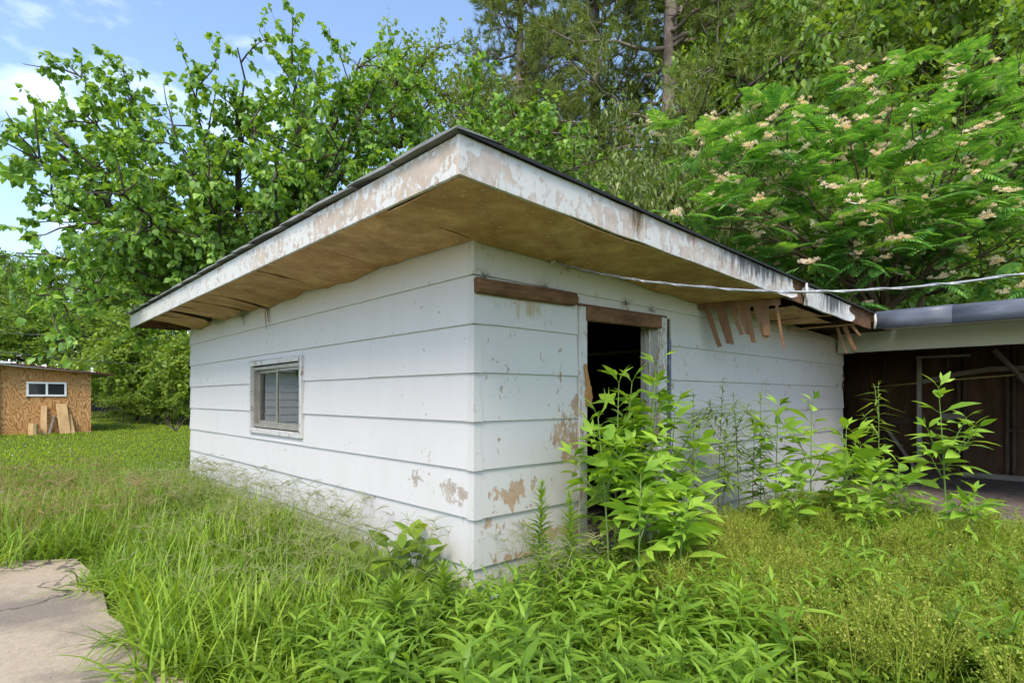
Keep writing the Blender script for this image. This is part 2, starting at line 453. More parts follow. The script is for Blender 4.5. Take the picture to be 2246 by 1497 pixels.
def tubes(P, Rd, k=4):
    """P (N,n,3), Rd (N,n) -> triangles"""
    N, n, _ = P.shape
    T = np.gradient(P, axis=1); T = unit(T)
    ref = np.where(np.abs(T[..., 2:3]) > .9, np.array([1., 0, 0]), np.array([0, 0, 1.]))
    A = unit(np.cross(T, ref)); B = np.cross(T, A)
    th = np.arange(k)*2*np.pi/k
    V = P[:, :, None] + Rd[:, :, None, None]*(A[:, :, None]*np.cos(th)[:, None] + B[:, :, None]*np.sin(th)[:, None])
    idx = np.arange(N*n*k).reshape(N, n, k)
    a = idx[:, :-1]; b = np.roll(a, -1, 2); c = idx[:, 1:]; d = np.roll(c, -1, 2)
    F = np.concatenate([np.stack([a, b, d], -1).reshape(-1, 3), np.stack([a, d, c], -1).reshape(-1, 3)])
    return V.reshape(-1, 3), F
def bezier(a, b, c, n):
    t = np.linspace(0, 1, n)[None, :, None]
    return (1-t)**2*a[:, None] + 2*t*(1-t)*b[:, None] + t*t*c[:, None]
def sample(P, m, t0, t1):
    """m points on every path -> points, tangents (flattened)"""
    N, n, _ = P.shape
    t = rng.uniform(t0, t1, (N, m))*(n-1)
    i = np.minimum(t.astype(int), n-2); f = (t-i)[..., None]
    r = np.arange(N)[:, None]
    p = P[r, i]*(1-f) + P[r, i+1]*f
    return p.reshape(-1, 3), unit(P[r, i+1]-P[r, i]).reshape(-1, 3)
def sprout(P, m, t0, t1, length, spread, up, n=5, sag=0., wob=.04):
    o, t = sample(P, m, t0, t1)
    k = len(o)
    d = unit(t*(1-spread) + rand_unit(k)*spread + np.array([0, 0, up]))
    Ls = length*rng.uniform(.55, 1.25, k)
    s = np.linspace(0, 1, n)
    Q = o[:, None] + d[:, None]*(Ls[:, None]*s)[..., None]
    Q[..., 2] += sag*(Ls[:, None]*s**2)
    Q += rng.normal(size=Q.shape)*wob*(Ls[:, None]*s)[..., None]
    return Q
def taper(P, r0, r1):
    N, n, _ = P.shape
    return np.tile(np.linspace(r0, r1, n), (N, 1))

def hz(x, y):
    """height of the terrain"""
    x = np.asarray(x, float); y = np.asarray(y, float)
    q = .8*x+.5*np.minimum(y, 30)-16
    hill = np.where(q > 0, .5*q*q/(q+4), 0)
    lawn = .022*np.clip(y-8, 0, 30)
    return np.minimum(hill, 45) + lawn + .03*np.sin(x*.7)*np.sin(y*.5)*np.clip((y-7)/5, 0, 1)

# ------------------------------------------------------------------ terrain, slab, gravel
g = np.sign(np.linspace(-1, 1, 181))*np.abs(np.linspace(-1, 1, 181))**2.2*320
gx, gy = np.meshgrid(g+2, g+8, indexing='ij')
V = np.stack([gx, gy, hz(gx, gy)-.005], -1).reshape(-1, 3)
n = 181
i = np.arange(n*n).reshape(n, n)
a, b, c, d = i[:-1, :-1].ravel(), i[1:, :-1].ravel(), i[1:, 1:].ravel(), i[:-1, 1:].ravel()
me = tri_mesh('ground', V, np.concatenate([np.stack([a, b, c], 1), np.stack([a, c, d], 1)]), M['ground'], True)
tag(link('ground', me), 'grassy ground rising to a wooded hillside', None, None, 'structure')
m = MB()
edge = [(-5.2,-4.2),(-1.45,-4.2),(-1.52,-1.0),(-1.60,.4),(-1.72,1.2),(-1.66,2.0),(-1.72,2.75),(-2.1,3.02),(-5.2,3.1)]
m.poly([(x, y, .035) for x, y in edge])
for k in range(len(edge)):
    p, q = edge[k], edge[(k+1) % len(edge)]
    m.poly([(p[0], p[1], -.06), (q[0], q[1], -.06), (q[0], q[1], .035), (p[0], p[1], .035)])
tag(m.build('concrete_path', M['concrete']), 'stained tan concrete slab at the lower left', None, None, 'structure')
m = MB(); gr = [(4.3,-1.3),(5.4,-.7),(6.6,-.02),(9.4,-.02),(9.4,3.0),(6.95,3.0),(6.95,.0)]
m.poly([(3.6,-6.9,.006),(9.4,-6.9,.006),(9.4,3.0,.006),(6.95,3.0,.006),(6.95,-.03,.006),(6.2,-.25,.006),(5.0,-.9,.006),(4.2,-1.6,.006),(3.9,-2.8,.006)])
tag(m.build('gravel_floor', M['gravel']), 'dusty grey gravel floor under the open shed', None, None, 'structure')

# ------------------------------------------------------------------ the white shed
SL = .030                                    # fall of the roof per metre towards +X
def sz(x): return 2.30 - SL*(x+.65)          # soffit height
E = .305
lines = [-.06] + [.215+E*k for k in range(7)]
shed = empty('shed', (0, 0, 0), 'white lap-sided shed with wide peeling eaves and an open doorway', 'shed')
def board(wall, a0, a1, z0, z1, mat, z1b=None):
    """one lap board; the lower edge stands proud of the course below"""
    m = MB(); lo, hi = .026+rng.uniform(-.002, .002), .010
    zb = z1 if z1b is None else z1b
    j = rng.uniform(-.003, .003, 2)
    if wall == 'x':      # wall in the plane x = 0, facing -x, running along y
        m.hexa([(-lo,a0,z0+j[0]),(-.001,a0,z0+j[0]),(-.001,a1,z0+j[1]),(-lo,a1,z0+j[1]),(-hi,a0,z1),(-.001,a0,z1),(-.001,a1,zb),(-hi,a1,zb)])
    else:                # wall in the plane y = 0, facing -y, running along x
        m.hexa([(a0,-lo,z0+j[0]),(a1,-lo,z0+j[1]),(a1,-.001,z0+j[1]),(a0,-.001,z0+j[0]),(a0,-hi,z1),(a1,-hi,zb),(a1,-.001,zb),(a0,-.001,z1)])
    return m.build('siding_board', mat, shed)
WY0, WY1, WZ0, WZ1 = 2.56, 3.93, .92, 1.65   # window opening
joints = {0: [2.9], 1: [1.9, 5.3], 2: [3.47], 3: [5.24], 4: [], 5: [1.27], 6: [3.3], 7: [1.30, 4.95]}
for k in range(8):
    z0 = lines[k]; z1 = (lines[k+1] if k < 7 else 2.345)+.012
    cuts = [.002]+joints[k]+[6.55]
    for a0, a1 in zip(cuts[:-1], cuts[1:]):
        segs = [(a0, a1)]
        if k in (3, 4, 5):
            segs = [(p, q) for p, q in ((a0, min(a1, WY0)), (max(a0, WY1), a1)) if q-p > .02]
        for p, q in segs: board('x', p+.0015, q-.0015, z0, z1, M['siding_left'])
board('x', WY0, WY1, lines[3], WZ0, M['siding_left'])
board('x', WY0, WY1, WZ1, lines[6]+.012, M['siding_left'])
DX0, DX1 = 1.06, 2.03                        # door opening
for k in range(8):
    z0 = lines[k]; z1 = (lines[k+1] if k < 7 else 0)+.012
    if k == 7:
        for p, q in ((.002, 2.6), (2.6, 6.85)): board('y', p, q-.002, z0, sz(p)+.03, M['siding_right'], sz(q)+.03)
    else:
        segs = [(.002, .97), (2.24, 4.7 if k % 2 else 6.85)] + ([(4.7, 6.85)] if k % 2 else [])
        if k == 6: segs = [(.002, .20), (.20, .97), (2.24, 6.85)]
        for p, q in segs: board('y', p, q-.002, z0, z1, M['siding_right'])
board('y', .972, 2.238, 1.975, lines[7]+.012, M['siding_right'])
for k in range(8):                           # folded metal corner caps, one per course
    z0 = lines[k]-.004; z1 = (lines[k+1] if k < 7 else 2.335)-.006
    m = MB()
    m.hexa([(-.031,-.031,z0),(-.029,-.031,z0),(-.027,.040,z0),(-.030,.040,z0),(-.015,-.015,z1),(-.013,-.015,z1),(-.011,.030,z1),(-.014,.030,z1)])
    m.hexa([(-.031,-.0315,z0),(.045,-.0305,z0),(.045,-.0275,z0),(-.031,-.0295,z0),(-.015,-.0155,z1),(.034,-.0145,z1),(.034,-.0115,z1),(-.015,-.0135,z1)])
    m.build('corner_cap', M['siding_right'], shed)
# sheathing and dark inside
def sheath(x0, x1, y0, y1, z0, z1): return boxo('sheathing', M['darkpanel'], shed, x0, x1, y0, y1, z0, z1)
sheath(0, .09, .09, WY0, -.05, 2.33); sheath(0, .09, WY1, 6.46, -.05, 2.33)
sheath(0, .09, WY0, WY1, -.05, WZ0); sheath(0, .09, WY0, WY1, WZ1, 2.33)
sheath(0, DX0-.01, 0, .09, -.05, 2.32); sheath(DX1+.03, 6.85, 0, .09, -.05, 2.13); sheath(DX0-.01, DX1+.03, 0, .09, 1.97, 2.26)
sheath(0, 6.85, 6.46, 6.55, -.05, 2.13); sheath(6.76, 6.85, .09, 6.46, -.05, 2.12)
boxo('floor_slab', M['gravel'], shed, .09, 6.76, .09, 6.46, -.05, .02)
for x in (1.5, 2.35, 3.2, 4.1, 5.0, 5.9):
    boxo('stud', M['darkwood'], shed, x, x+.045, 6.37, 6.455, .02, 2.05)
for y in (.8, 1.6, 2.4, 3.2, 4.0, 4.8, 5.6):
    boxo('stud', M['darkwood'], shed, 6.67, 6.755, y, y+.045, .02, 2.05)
boxo('roof_post', M['greywood'], shed, 2.27, 2.36, 1.55, 1.64, .02, 2.18)
# window
win = empty('window'); win.parent = shed
def frame_x(name, mat, y0, y1, z0, z1, t, xa, xb, parent, bevel=.003):
    m = MB()
    m.box(xa, xb, y0, y0+t, z0, z1); m.box(xa, xb, y1-t, y1, z0, z1)
    m.box(xa, xb, y0+t, y1-t, z0, z0+t); m.box(xa, xb, y0+t, y1-t, z1-t, z1)
    return m.build(name, mat, parent, bevel)
frame_x('window_casing', M['window_trim'], WY0-.03, WY1+.03, WZ0-.03, WZ1+.03, .052, -.046, .002, win)
frame_x('window_frame', M['alu'], WY0+.036, WY1-.036, WZ0+.036, WZ1-.036, .035, -.022, .07, win)
ym = (WY0+WY1)/2-.02
frame_x('fixed_sash', M['alu'], WY0+.072, ym+.03, WZ0+.072, WZ1-.072, .026, -.004, .018, win)
frame_x('sliding_sash', M['alu'], ym-.01, WY1-.072, WZ0+.072, WZ1-.072, .034, .022, .048, win)
boxo('pane', M['glass'], win, .005, .009, WY0+.099, ym+.003, WZ0+.099, WZ1-.099)
boxo('pane', M['glass'], win, .033, .037, ym+.025, WY1-.107, WZ0+.107, WZ1-.107)
# doorway
door = empty('doorway'); door.parent = shed
boxo('casing', M['trim'], door, .973, 1.062, -.034, .0, 0, 1.955, .003)
boxo('casing', M['trim'], door, 2.035, 2.155, -.036, .0, 0, 1.975, .003)
boxo('jamb', M['trim'], door, 1.052, 1.066, .0, .13, 0, 1.965, .002)
boxo('jamb', M['trim'], door, 2.022, 2.036, -.03, .15, 0, 1.97, .002)
boxo('door_stop', M['trim'], door, 2.005, 2.022, .05, .10, 0, 1.94, .002)
boxo('weather_strip', M['flash'], door, 2.185, 2.225, -.034, -.008, .05, 1.79, .002)
m = MB(); m.bar((1.045,-.028,1.902), (2.045,-.028,1.925), .055, .105); m.build('header', M['rawwood'], door, .006)
m = MB(); m.bar((.975,-.018,1.965), (2.16,-.018,1.985), .03, .018); m.build('header_cap', M['rawwood'], door, .003)
m = MB()
prof = [(-.045,-.02),(-.045,.02),(-.028,.042),(.0,.047),(.01,.045),(.01,-.045),(-.0,-.047),(-.028,-.042)]
for x, zc, s in ((-.028, 1.972, .8), (-.018, 1.973, 1.0), (.3, 1.978, 1.0), (.62, 1.984, .98), (.90, 1.989, 1.0), (.925, 1.989, .72)):
    for (py, pz) in prof: m.v.append((x+rng.uniform(-.004,.004), -.036+py*s, zc+pz*s*1.03+rng.uniform(-.003,.003)))
for r in range(5):
    for j in range(8): m.f.append((r*8+j, r*8+(j+1) % 8, (r+1)*8+(j+1) % 8, (r+1)*8+j))
m.f.append(tuple(range(7, -1, -1))); m.f.append(tuple(range(40, 48)))
lg = m.build('ledger_timber', M['rawwood'], shed); lg['label'] = 'weathered brown half-round timber nailed below the eave'
m = MB()
m.hexa([(1.035,-.050,1.21),(1.10,-.050,1.21),(1.10,-.036,1.21),(1.035,-.036,1.21),(1.032,-.050,1.33),(1.085,-.056,1.36),(1.085,-.040,1.36),(1.032,-.036,1.33)])
m.hexa([(1.055,-.054,1.27),(1.105,-.054,1.27),(1.105,-.040,1.27),(1.055,-.040,1.27),(1.010,-.052,1.52),(1.028,-.052,1.53),(1.028,-.042,1.53),(1.010,-.042,1.52)])
sp = m.build('split_jamb_piece', M['splinter'], door); sp['label'] = 'freshly split orange wood where the latch was torn out'

# eaves ----------------------------------------------------------------
XF, YF = -.652, -.690                        # outer faces of the fascia boards
def fascia_left(y0, y1):
    m = MB(); m.hexa([(XF,y0,2.30),(XF+.022,y0,2.30),(XF+.022,y1,2.30),(XF,y1,2.30),(XF,y0,2.484),(XF+.022,y0,2.484),(XF+.022,y1,2.484),(XF,y1,2.484)])
    return m.build('fascia_board', M['fascia_left'], shed, .003)
fascia_left(YF+.024, 3.6); fascia_left(3.603, 7.2)
def fascia_strip(x0, x1, off, h0, h1, mat, name='fascia_board', n=14, jag0=False, jag1=False, curl=0.0, th=.022):
    """board along the right eave; jagged broken ends where asked"""
    m = MB(); xs = np.linspace(x0, x1, n)
    rows = 6
    G = []
    for x in xs:
        colm = []
        for r in range(rows):
            t = r/(rows-1); z = sz(x)+h0+(h1-h0)*t
            xx = x
            if jag1 and x == xs[-1]: xx += rng.uniform(-.10, .05)+.06*math.sin(t*7)
            if jag0 and x == xs[0]: xx += rng.uniform(-.03, .05)
            yo = off - curl*max(0, (x-(x1-.35))/.35)**2*(1-t)
            colm.append((xx, YF-yo if False else YF+off-curl*max(0, (x-(x1-.3))/.3)**2*(1-t), z+.004*math.sin(x*9)))
        G.append(colm)
    def P(i, r, back): 
        q = G[i][r]; return (q[0], q[1]+(th if back else 0), q[2])
    for i in range(n-1):
        for r in range(rows-1):
            m.poly([P(i,r,0), P(i+1,r,0), P(i+1,r+1,0), P(i,r+1,0)])
            m.poly([P(i,r,1), P(i,r+1,1), P(i+1,r+1,1), P(i+1,r,1)])
        m.poly([P(i,0,0), P(i,0,1), P(i+1,0,1), P(i+1,0,0)])
        m.poly([P(i,rows-1,0), P(i+1,rows-1,0), P(i+1,rows-1,1), P(i,rows-1,1)])
    for i in (0, n-1):
        for r in range(rows-1): m.poly([P(i,r,0), P(i,r+1,0), P(i,r+1,1), P(i,r,1)])
    return m.build(name, mat, shed)
fascia_strip(XF, 3.22, 0, 0, .184, M['fascia_right'], jag1=True, curl=.03)
fascia_strip(3.50, 4.86, -.006, -.01, .170, M['fascia_right'], jag0=True, jag1=True, curl=.03)
fascia_strip(2.9, 5.72, .026, .006, .186, M['rawwood'], 'sub_fascia', 10)
m = MB(); m.tube([(3.49, YF-.02, sz(3.5)+.19), (3.485, YF-.03, sz(3.5)+.10), (3.50, YF-.022, sz(3.5)-.02)], [.012, .016, .006], 6); m.build('fascia_flap', M['fascia_right'], shed, smooth=True)
m = MB(); m.tube([(5.715, YF-.015, sz(5.7)+.19), (5.72, YF-.022, sz(5.7)+.10), (5.715, YF-.012, sz(5.7)+.01)], [.014, .018, .012], 6); m.build('fascia_flap', M['fascia_right'], shed, smooth=True)
# roof deck, covering and shingle ends
m = MB(); xa, xb = XF+.022, 9.72
def rz(x): return sz(x)+.186
m.hexa([(xa,YF+.024,rz(xa)),(xb,YF+.024,rz(xb)),(xb,7.2,rz(xb)),(xa,7.2,rz(xa)),(xa,YF+.024,rz(xa)+.01),(xb,YF+.024,rz(xb)+.01),(xb,7.2,rz(xb)+.01),(xa,7.2,rz(xa)+.01)])
m.build('roof_deck', M['soffit'], shed)
m = MB(); xa = XF-.012
m.hexa([(xa,YF-.014,rz(xa)+.012),(xb,YF-.014,rz(xb)+.012),(xb,7.21,rz(xb)+.012),(xa,7.21,rz(xa)+.012),(xa,YF-.014,rz(xa)+.018),(xb,YF-.014,rz(xb)+.018),(xb,7.21,rz(xb)+.018),(xa,7.21,rz(xa)+.018)])
m.build('roof_covering', M['roofing'], shed)
m = MB(); m.bar((XF-.02, YF-.020, rz(XF)+.008), (5.72, YF-.020, rz(5.72)+.008), .008, .016); m.build('drip_edge', M['tar'], shed)
y = YF-.03
while y < 7.15:
    ln = rng.uniform(.42, .64); y1 = min(y+ln+.05, 7.22)
    m = MB(); lift = rng.uniform(.010, .028); dr = rng.uniform(-.012, .012)
    zt = rz(XF)+.024
    pts = []
    for s in range(5):
        t = s/4; yy = y+(y1-y)*t
        bul = .012*math.sin(t*math.pi)+rng.uniform(-.004, .004)
        pts.append((yy, zt-.006+lift*t*.7+bul*.7, zt-.020+dr*.4+rng.uniform(-.004, .004)+lift*t*.7))
    for (ya, ta, ba), (yb, tb, bb) in zip(pts[:-1], pts[1:]):
        m.hexa([(XF-.040,ya,ba),(XF-.030,ya,ba),(XF-.030,yb,bb),(XF-.040,yb,bb),(XF-.030,ya,ta+.002),(XF+.25,ya,ta),(XF+.25,yb,tb),(XF-.030,yb,tb+.002)])
    m.build('shingle', M['shingle'], shed)
    y += ln
# rafters
for x in np.arange(.25, 6.9, .61):
    boxo('rafter', M['darkwood'], shed, x, x+.04, YF+.05, 7.17, sz(x)+.055, sz(x+.04)+.184)
for yy in (6.62, 6.88): boxo('lookout', M['rawwood'], shed, XF+.022, 0.1, yy, yy+.045, 2.30, 2.40)
for yy in (5.5, 4.3, 3.0): boxo('lookout', M['darkwood'], shed, XF+.022, 0.1, yy, yy+.045, 2.33, 2.45)
boxo('lookout', M['darkwood'], shed, XF+.03, 0, 7.12, 7.16, 2.31, 2.47)
# soffit sheets: warped hardboard with real thickness
def sheet(name, f, nu, nv, mat, th=.006):
    m = MB(); n1, n2 = nu+1, nv+1
    G = [[f(i/nu, j/nv) for j in range(n2)] for i in range(n1)]
    for lay in (0, 1):
        for i in range(n1):
            for j in range(n2): m.v.append((G[i][j][0], G[i][j][1], G[i][j][2]+lay*th))
    o = n1*n2; ix = lambda i, j: i*n2+j
    for i in range(nu):
        for j in range(nv):
            m.f.append((ix(i,j), ix(i,j+1), ix(i+1,j+1), ix(i+1,j)))
            m.f.append((o+ix(i,j), o+ix(i+1,j), o+ix(i+1,j+1), o+ix(i,j+1)))
    for i in range(nu):
        for j in (0, nv): m.f.append((ix(i,j), ix(i+1,j), o+ix(i+1,j), o+ix(i,j)))
    for j in range(nv):
        for i in (0, nu): m.f.append((ix(i,j), ix(i,j+1), o+ix(i,j+1), o+ix(i,j)))
    return m.build(name, mat, shed, smooth=False)
def wav(a, ph): return .5*math.sin(a*3.1+ph)+.3*math.sin(a*7.3+2*ph)+.2*math.sin(a*13.1+ph*3)
def left_panel(y0, y1, ph, sag=.03, skew=0., x1=-.027):
    def f(u, v):
        yy = y0+(y1-y0)*v + skew*u; x = XF+.022+(x1-XF-.022)*u
        return (x, yy, 2.297 - u**1.5*sag*(.55+.45*wav(yy, ph)) + .003*wav(yy*2+x*4, ph))
    return sheet('soffit_panel', f, 8, max(3, int((y1-y0)/.09)), M['soffit'])
left_panel(-.02, 1.02, .5, .055, .0); left_panel(1.025, 1.98, 1.9, .085, .03)
left_panel(2.02, 3.36, 3.2, .095, .05); left_panel(3.38, 3.92, 4.4, .10, .06); left_panel(3.96, 4.40, .9, .085, .04, -.12)
left_panel(4.46, 4.84, 2.2, .11, .08); left_panel(4.98, 5.30, 5.2, .09, .04, -.20); left_panel(5.44, 5.95, 1.1, .10, .03)
def right_panel(x0, x1, ph, sag, yb=-.027, ya=YF+.024, droop=0, skew=0):
    def f(u, v):
        x = x0+(x1-x0)*v+skew*(.5-u)*v**4; yy = ya+(yb-ya)*u
        e = max(0, (x-(x1-.5))/.5)**2
        return (x, yy, sz(x)-.003-u**1.4*sag*(.5+.5*wav(x, ph))-droop*e*u-.02*math.exp(-((x-.55)/.35)**2)*(1-u)*.6+.003*wav(x*2+yy*5, ph))
    return sheet('soffit_panel', f, 8, max(4, int((x1-x0)/.09)), M['soffit'])
right_panel(XF+.024, 2.90, .2, .045, skew=.34)
right_panel(3.55, 4.25, 1.2, .02, -.12, YF+.12, skew=.2); right_panel(4.32, 4.74, 2.2, .03, -.05, YF+.2, skew=.25)
# torn strips hanging from the broken sheet
E0, E1 = np.array([2.70,-.035,2.165]), np.array([3.09,-.63,2.185])
m = MB(); m.bar(tuple(E0+(0,0,-.015)), tuple(E1+(0,0,-.02)), .007, .085); m.build('loose_soffit_plank', M['strip'], shed)
m = MB(); m.bar((4.86,-.03,2.095), (5.22,-.64,2.135), .09, .012); m.build('loose_soffit_plank', M['soffit'], shed)
m = MB(); m.bar((3.62,-.03,2.15), (4.5,-.60,2.165), .03, .012); m.build('loose_soffit_plank', M['soffit'], shed)
ED = (E1-E0)/np.linalg.norm(E1-E0)
def hang(o, ln, wd, lean, tw):
    """torn strip that hangs from point o; its width runs along the broken edge"""
    m = MB(); pts = []; nrm = np.array([-ED[1], ED[0], 0])
    for s_ in range(7):
        t = s_/6
        c = o+ED*(lean*t**1.15*ln)+nrm*(.03*tw*t*t)+np.array([0,0,-ln*t]); pts.append((c, wd*(1-.30*t)*.5, .010*tw*t))
    for q_, ((ca, wa, ta), (cb_, wb, tb)) in enumerate(zip(pts[:-1], pts[1:])):
        j = nrm*.0025; jz = np.array([0,0,rng.uniform(-.02,.03)]) if q_ == 5 else 0
        a0, a1 = ca-ED*wa-nrm*ta, ca+ED*wa+nrm*ta; b0, b1 = cb_-ED*wb-nrm*tb, cb_+ED*wb+nrm*tb+jz
        m.hexa([b0-j, b1-j, b1+j, b0+j, a0-j, a1-j, a1+j, a0+j])
    m.build('hanging_strip', M['strip'], shed)
for t, ln, wd, le, tw in ((.10,.40,.055,.30,.5),(.27,.37,.095,.24,-.4),(.40,.30,.05,.34,.4),(.50,.29,.06,.28,.3),(.585,.37,.06,.18,-.4),(.71,.35,.07,.26,.4),(.80,.31,.085,.08,-.3),(.95,.44,.028,.16,.4)):
    hang(E0+(E1-E0)*t+np.array([0,0,-.02]), ln, wd, le, tw)
for o_, ln, wd, le, tw in (((5.12,-.47,2.12),.33,.035,.35,1),((5.16,-.54,2.125),.30,.05,.35,-1),((5.2,-.60,2.13),.13,.045,.8,1)): hang(np.array(o_), ln, wd, le, tw)
for a in ((-.06,3.42,2.24,.24,.02),(-.045,3.40,2.24,.17,.03),(-.05,4.15,2.23,.12,.025)):
    m = MB(); m.hexa([(a[0],a[1]-.03,a[2]-a[3]),(a[0]+.004,a[1]-.03,a[2]-a[3]),(a[0]+.004,a[1]-.025,a[2]-a[3]),(a[0],a[1]-.025,a[2]-a[3]),(a[0],a[1],a[2]),(a[0]+.004,a[1],a[2]),(a[0]+.004,a[1]+a[4],a[2]),(a[0],a[1]+a[4],a[2])])
    m.build('hanging_strip', M['strip'], shed)

# ------------------------------------------------------------------ open shed on the right
os_ = empty('open_shed', (6.7, -.7, 0), 'dark open-fronted shed with pale beam and blue-grey roof edge', 'shed')
def ob(name, mat, *a, bevel=0):
    m = MB(); m.box(*a); return m.build(name, mat, os_, bevel, origin=(6.7, -.7, 0))
ob('beam', M['beam'], 6.72, 6.80, -7.0, -.035, 1.915, 2.185, bevel=.004)
ob('beam_bracket', M['beam'], 6.52, 6.715, -.19, -.04, 1.90, 2.17, bevel=.006)
m = MB(); m.hexa([(5.745,-7.0,2.125),(6.74,-7.0,2.19),(6.74,-.70,2.19),(5.745,-.70,2.125),(5.745,-7.0,2.133),(6.74,-7.0,2.198),(6.74,-.70,2.198),(5.745,-.70,2.133)])
m.build('eave_soffit', M['beam'], os_, origin=(6.7,-.7,0))
for y0, y1 in ((-.71, -1.46), (-1.455, -7.0)):
    m = MB(); pr = [(5.748,2.115),(5.730,2.125),(5.722,2.20),(5.728,2.275),(5.745,2.318),(5.79,2.330)]
    dz = .004 if y0 > -1 else 0
    ys = np.linspace(y0, y1, 4 if y0 > -1 else 12)
    for q in ys:
        for (px, pz) in pr: m.v.append((px-dz+rng.uniform(-.003,.003), q, pz+dz))
        for (px, pz) in reversed(pr): m.v.append((px-dz+.012, q, pz+dz-.004))
    kk = 12
    for r in range(len(ys)-1):
        for j in range(kk): m.f.append((r*kk+j, (r+1)*kk+j, (r+1)*kk+(j+1) % kk, r*kk+(j+1) % kk))
    m.f.append(tuple(range(kk))); m.f.append(tuple((len(ys)-1)*kk+j for j in reversed(range(kk))))
    m.build('roof_edge_flashing', M['flash'], os_, smooth=True, origin=(6.7,-.7,0))
m = MB(); m.hexa([(5.76,-7.0,2.300),(9.75,-7.0,2.19),(9.75,-.72,2.19),(5.76,-.72,2.300),(5.76,-7.0,2.325),(9.75,-7.0,2.215),(9.75,-.72,2.215),(5.76,-.72,2.325)])
m.build('roof', M['roofing'], os_, origin=(6.7,-.7,0))
yy = -6.9
while yy < 2.8:
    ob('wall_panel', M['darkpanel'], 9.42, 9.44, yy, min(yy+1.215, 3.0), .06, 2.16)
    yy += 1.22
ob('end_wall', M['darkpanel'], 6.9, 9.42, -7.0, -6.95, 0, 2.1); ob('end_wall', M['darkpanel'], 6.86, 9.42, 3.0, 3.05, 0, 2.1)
for yy in (.62, .06, -.98, -1.06, -1.58, -1.66, -2.3, -2.9, -3.5, -4.4, -5.3): ob('stud', M['darkwood'], 9.33, 9.418, yy, yy+.045, .06, 2.12)
ob('sill_plate', M['greywood'], 9.30, 9.41, -6.9, -1.0, .0, .085); ob('sill_plate', M['darkwood'], 9.30, 9.41, -.98, 2.95, .0, .07)
ob('post', M['whitepost'], 9.22, 9.29, -.475, -.415, .0, 1.93); ob('post', M['darkwood'], 8.9, 8.97, .22, .28, 0, 2.1)
ob('cleat', M['whitepost'], 9.22, 9.29, -1.12, -.40, 1.935, 1.97)
m = MB(); m.bar((9.29,.02,.72), (9.29,-.40,.06), .04, .07, (1,0,0)); m.build('brace', M['greywood'], os_, origin=(6.7,-.7,0))
m = MB(); m.bar((8.9,-1.45,2.0), (9.38,-1.95,1.25), .05, .05); m.build('brace', M['greywood'], os_, origin=(6.7,-.7,0))
ob('girt', M['greywood'], 9.31, 9.40, -1.03, -.72, .93, 1.02); ob('girt', M['darkwood'], 9.31, 9.40, -2.3, -1.55, .75, .80); ob('girt', M['darkwood'], 9.31, 9.40, -.4, .62, .83, .92)
for yy in np.arange(-6.6, 2.9, .9):
    m = MB(); m.bar((6.80, yy, 2.10), (9.41, yy, 2.085), .04, .10); m.build('rafter', M['darkwood'], os_, origin=(6.7,-.7,0))
m = MB(); m.tube([(9.26,.14,1.47),(9.26,-.8,1.56),(9.26,-1.9,1.645),(9.26,-3.1,1.70)], .014, 6)
tag(m.build('pole', M['yellowpole'], None, smooth=True), 'thin yellowish pole lying across the dark back wall of the open shed', 'pole')
m = MB()
for p, q in (((9.25,-.45,1.53),(9.25,-.95,1.66)), ((9.25,-.95,1.66),(9.25,-1.35,1.72)), ((9.25,-1.35,1.72),(9.25,-3.0,1.74))): m.bar(p, q, .03, .075)
tag(m.build('bowed_board', M['greywood']), 'bowed grey board above the yellow pole in the open shed', 'board')
m = MB()
for s in range(12):
    a0, a1 = s*math.pi/6, (s+1)*math.pi/6
    m.tube([(6.78+.028*math.cos(a0), -.035, 1.46+.055*math.sin(a0)), (6.78+.028*math.cos(a1), -.035, 1.46+.055*math.sin(a1))], .005, 5)
m.tube([(6.78,-.02,1.60),(6.79,-.06,1.56),(6.78,-.035,1.51)], .008, 5)
tag(m.build('iron_ring', M['iron']), 'rusty iron ring hanging on the far end of the white wall', 'ring')

# service cable ------------------------------------------------------------
kp = np.array([(.68,-.045,2.232),(.71,-.20,2.17),(.76,-.50,2.07),(.81,-.83,1.98),(.89,-1.45,1.855),(1.02,-1.98,1.812),(1.10,-2.47,1.82),(1.22,-3.3,1.89),(1.45,-5.0,2.2),(1.8,-8.0,3.0)])
pts = []
for i_ in range(len(kp)-1):
    p0, p1, p2, p3 = kp[max(i_-1, 0)], kp[i_], kp[i_+1], kp[min(i_+2, len(kp)-1)]
    for s in range(6):
        t = s/6
        pts.append(.5*((2*p1)+(-p0+p2)*t+(2*p0-5*p1+4*p2-p3)*t*t+(-p0+3*p1-3*p2+p3)*t**3))
pts.append(kp[-1]); pts = np.array(pts)
cb = empty('service_cable', tuple(kp[0]), 'twisted silver service cable strung from the wall to the right edge', 'cable')
m = MB(); m.tube([tuple(p) for p in pts-kp[0]], .0066, 7); m.build('messenger_wire', M['cable'], cb, smooth=True)
tw = []
for i_, p in enumerate(np.repeat(pts, 4, axis=0)[:-3]):
    f = (i_ % 4)/4; j = i_//4; q = pts[j]*(1-f)+pts[min(j+1, len(pts)-1)]*f
    th = i_*.55
    tw.append(tuple(q-kp[0]+np.array([.0062*math.cos(th), .003*math.cos(th), .0062*math.sin(th)])))
m = MB(); m.tube(tw, .0045, 5); m.build('twisted_wire', M['cable'], cb, smooth=True)
m = MB(); m.tube([(0,.03,0),(-.012,.0,.002),(-.03,-.01,-.012),(-.028,-.015,-.035)], .006, 6); m.tube([(0,.03,0),(0,-.02,.0)], [.016,.012], 8); m.build('wall_anchor', M['insul'], cb, smooth=True)
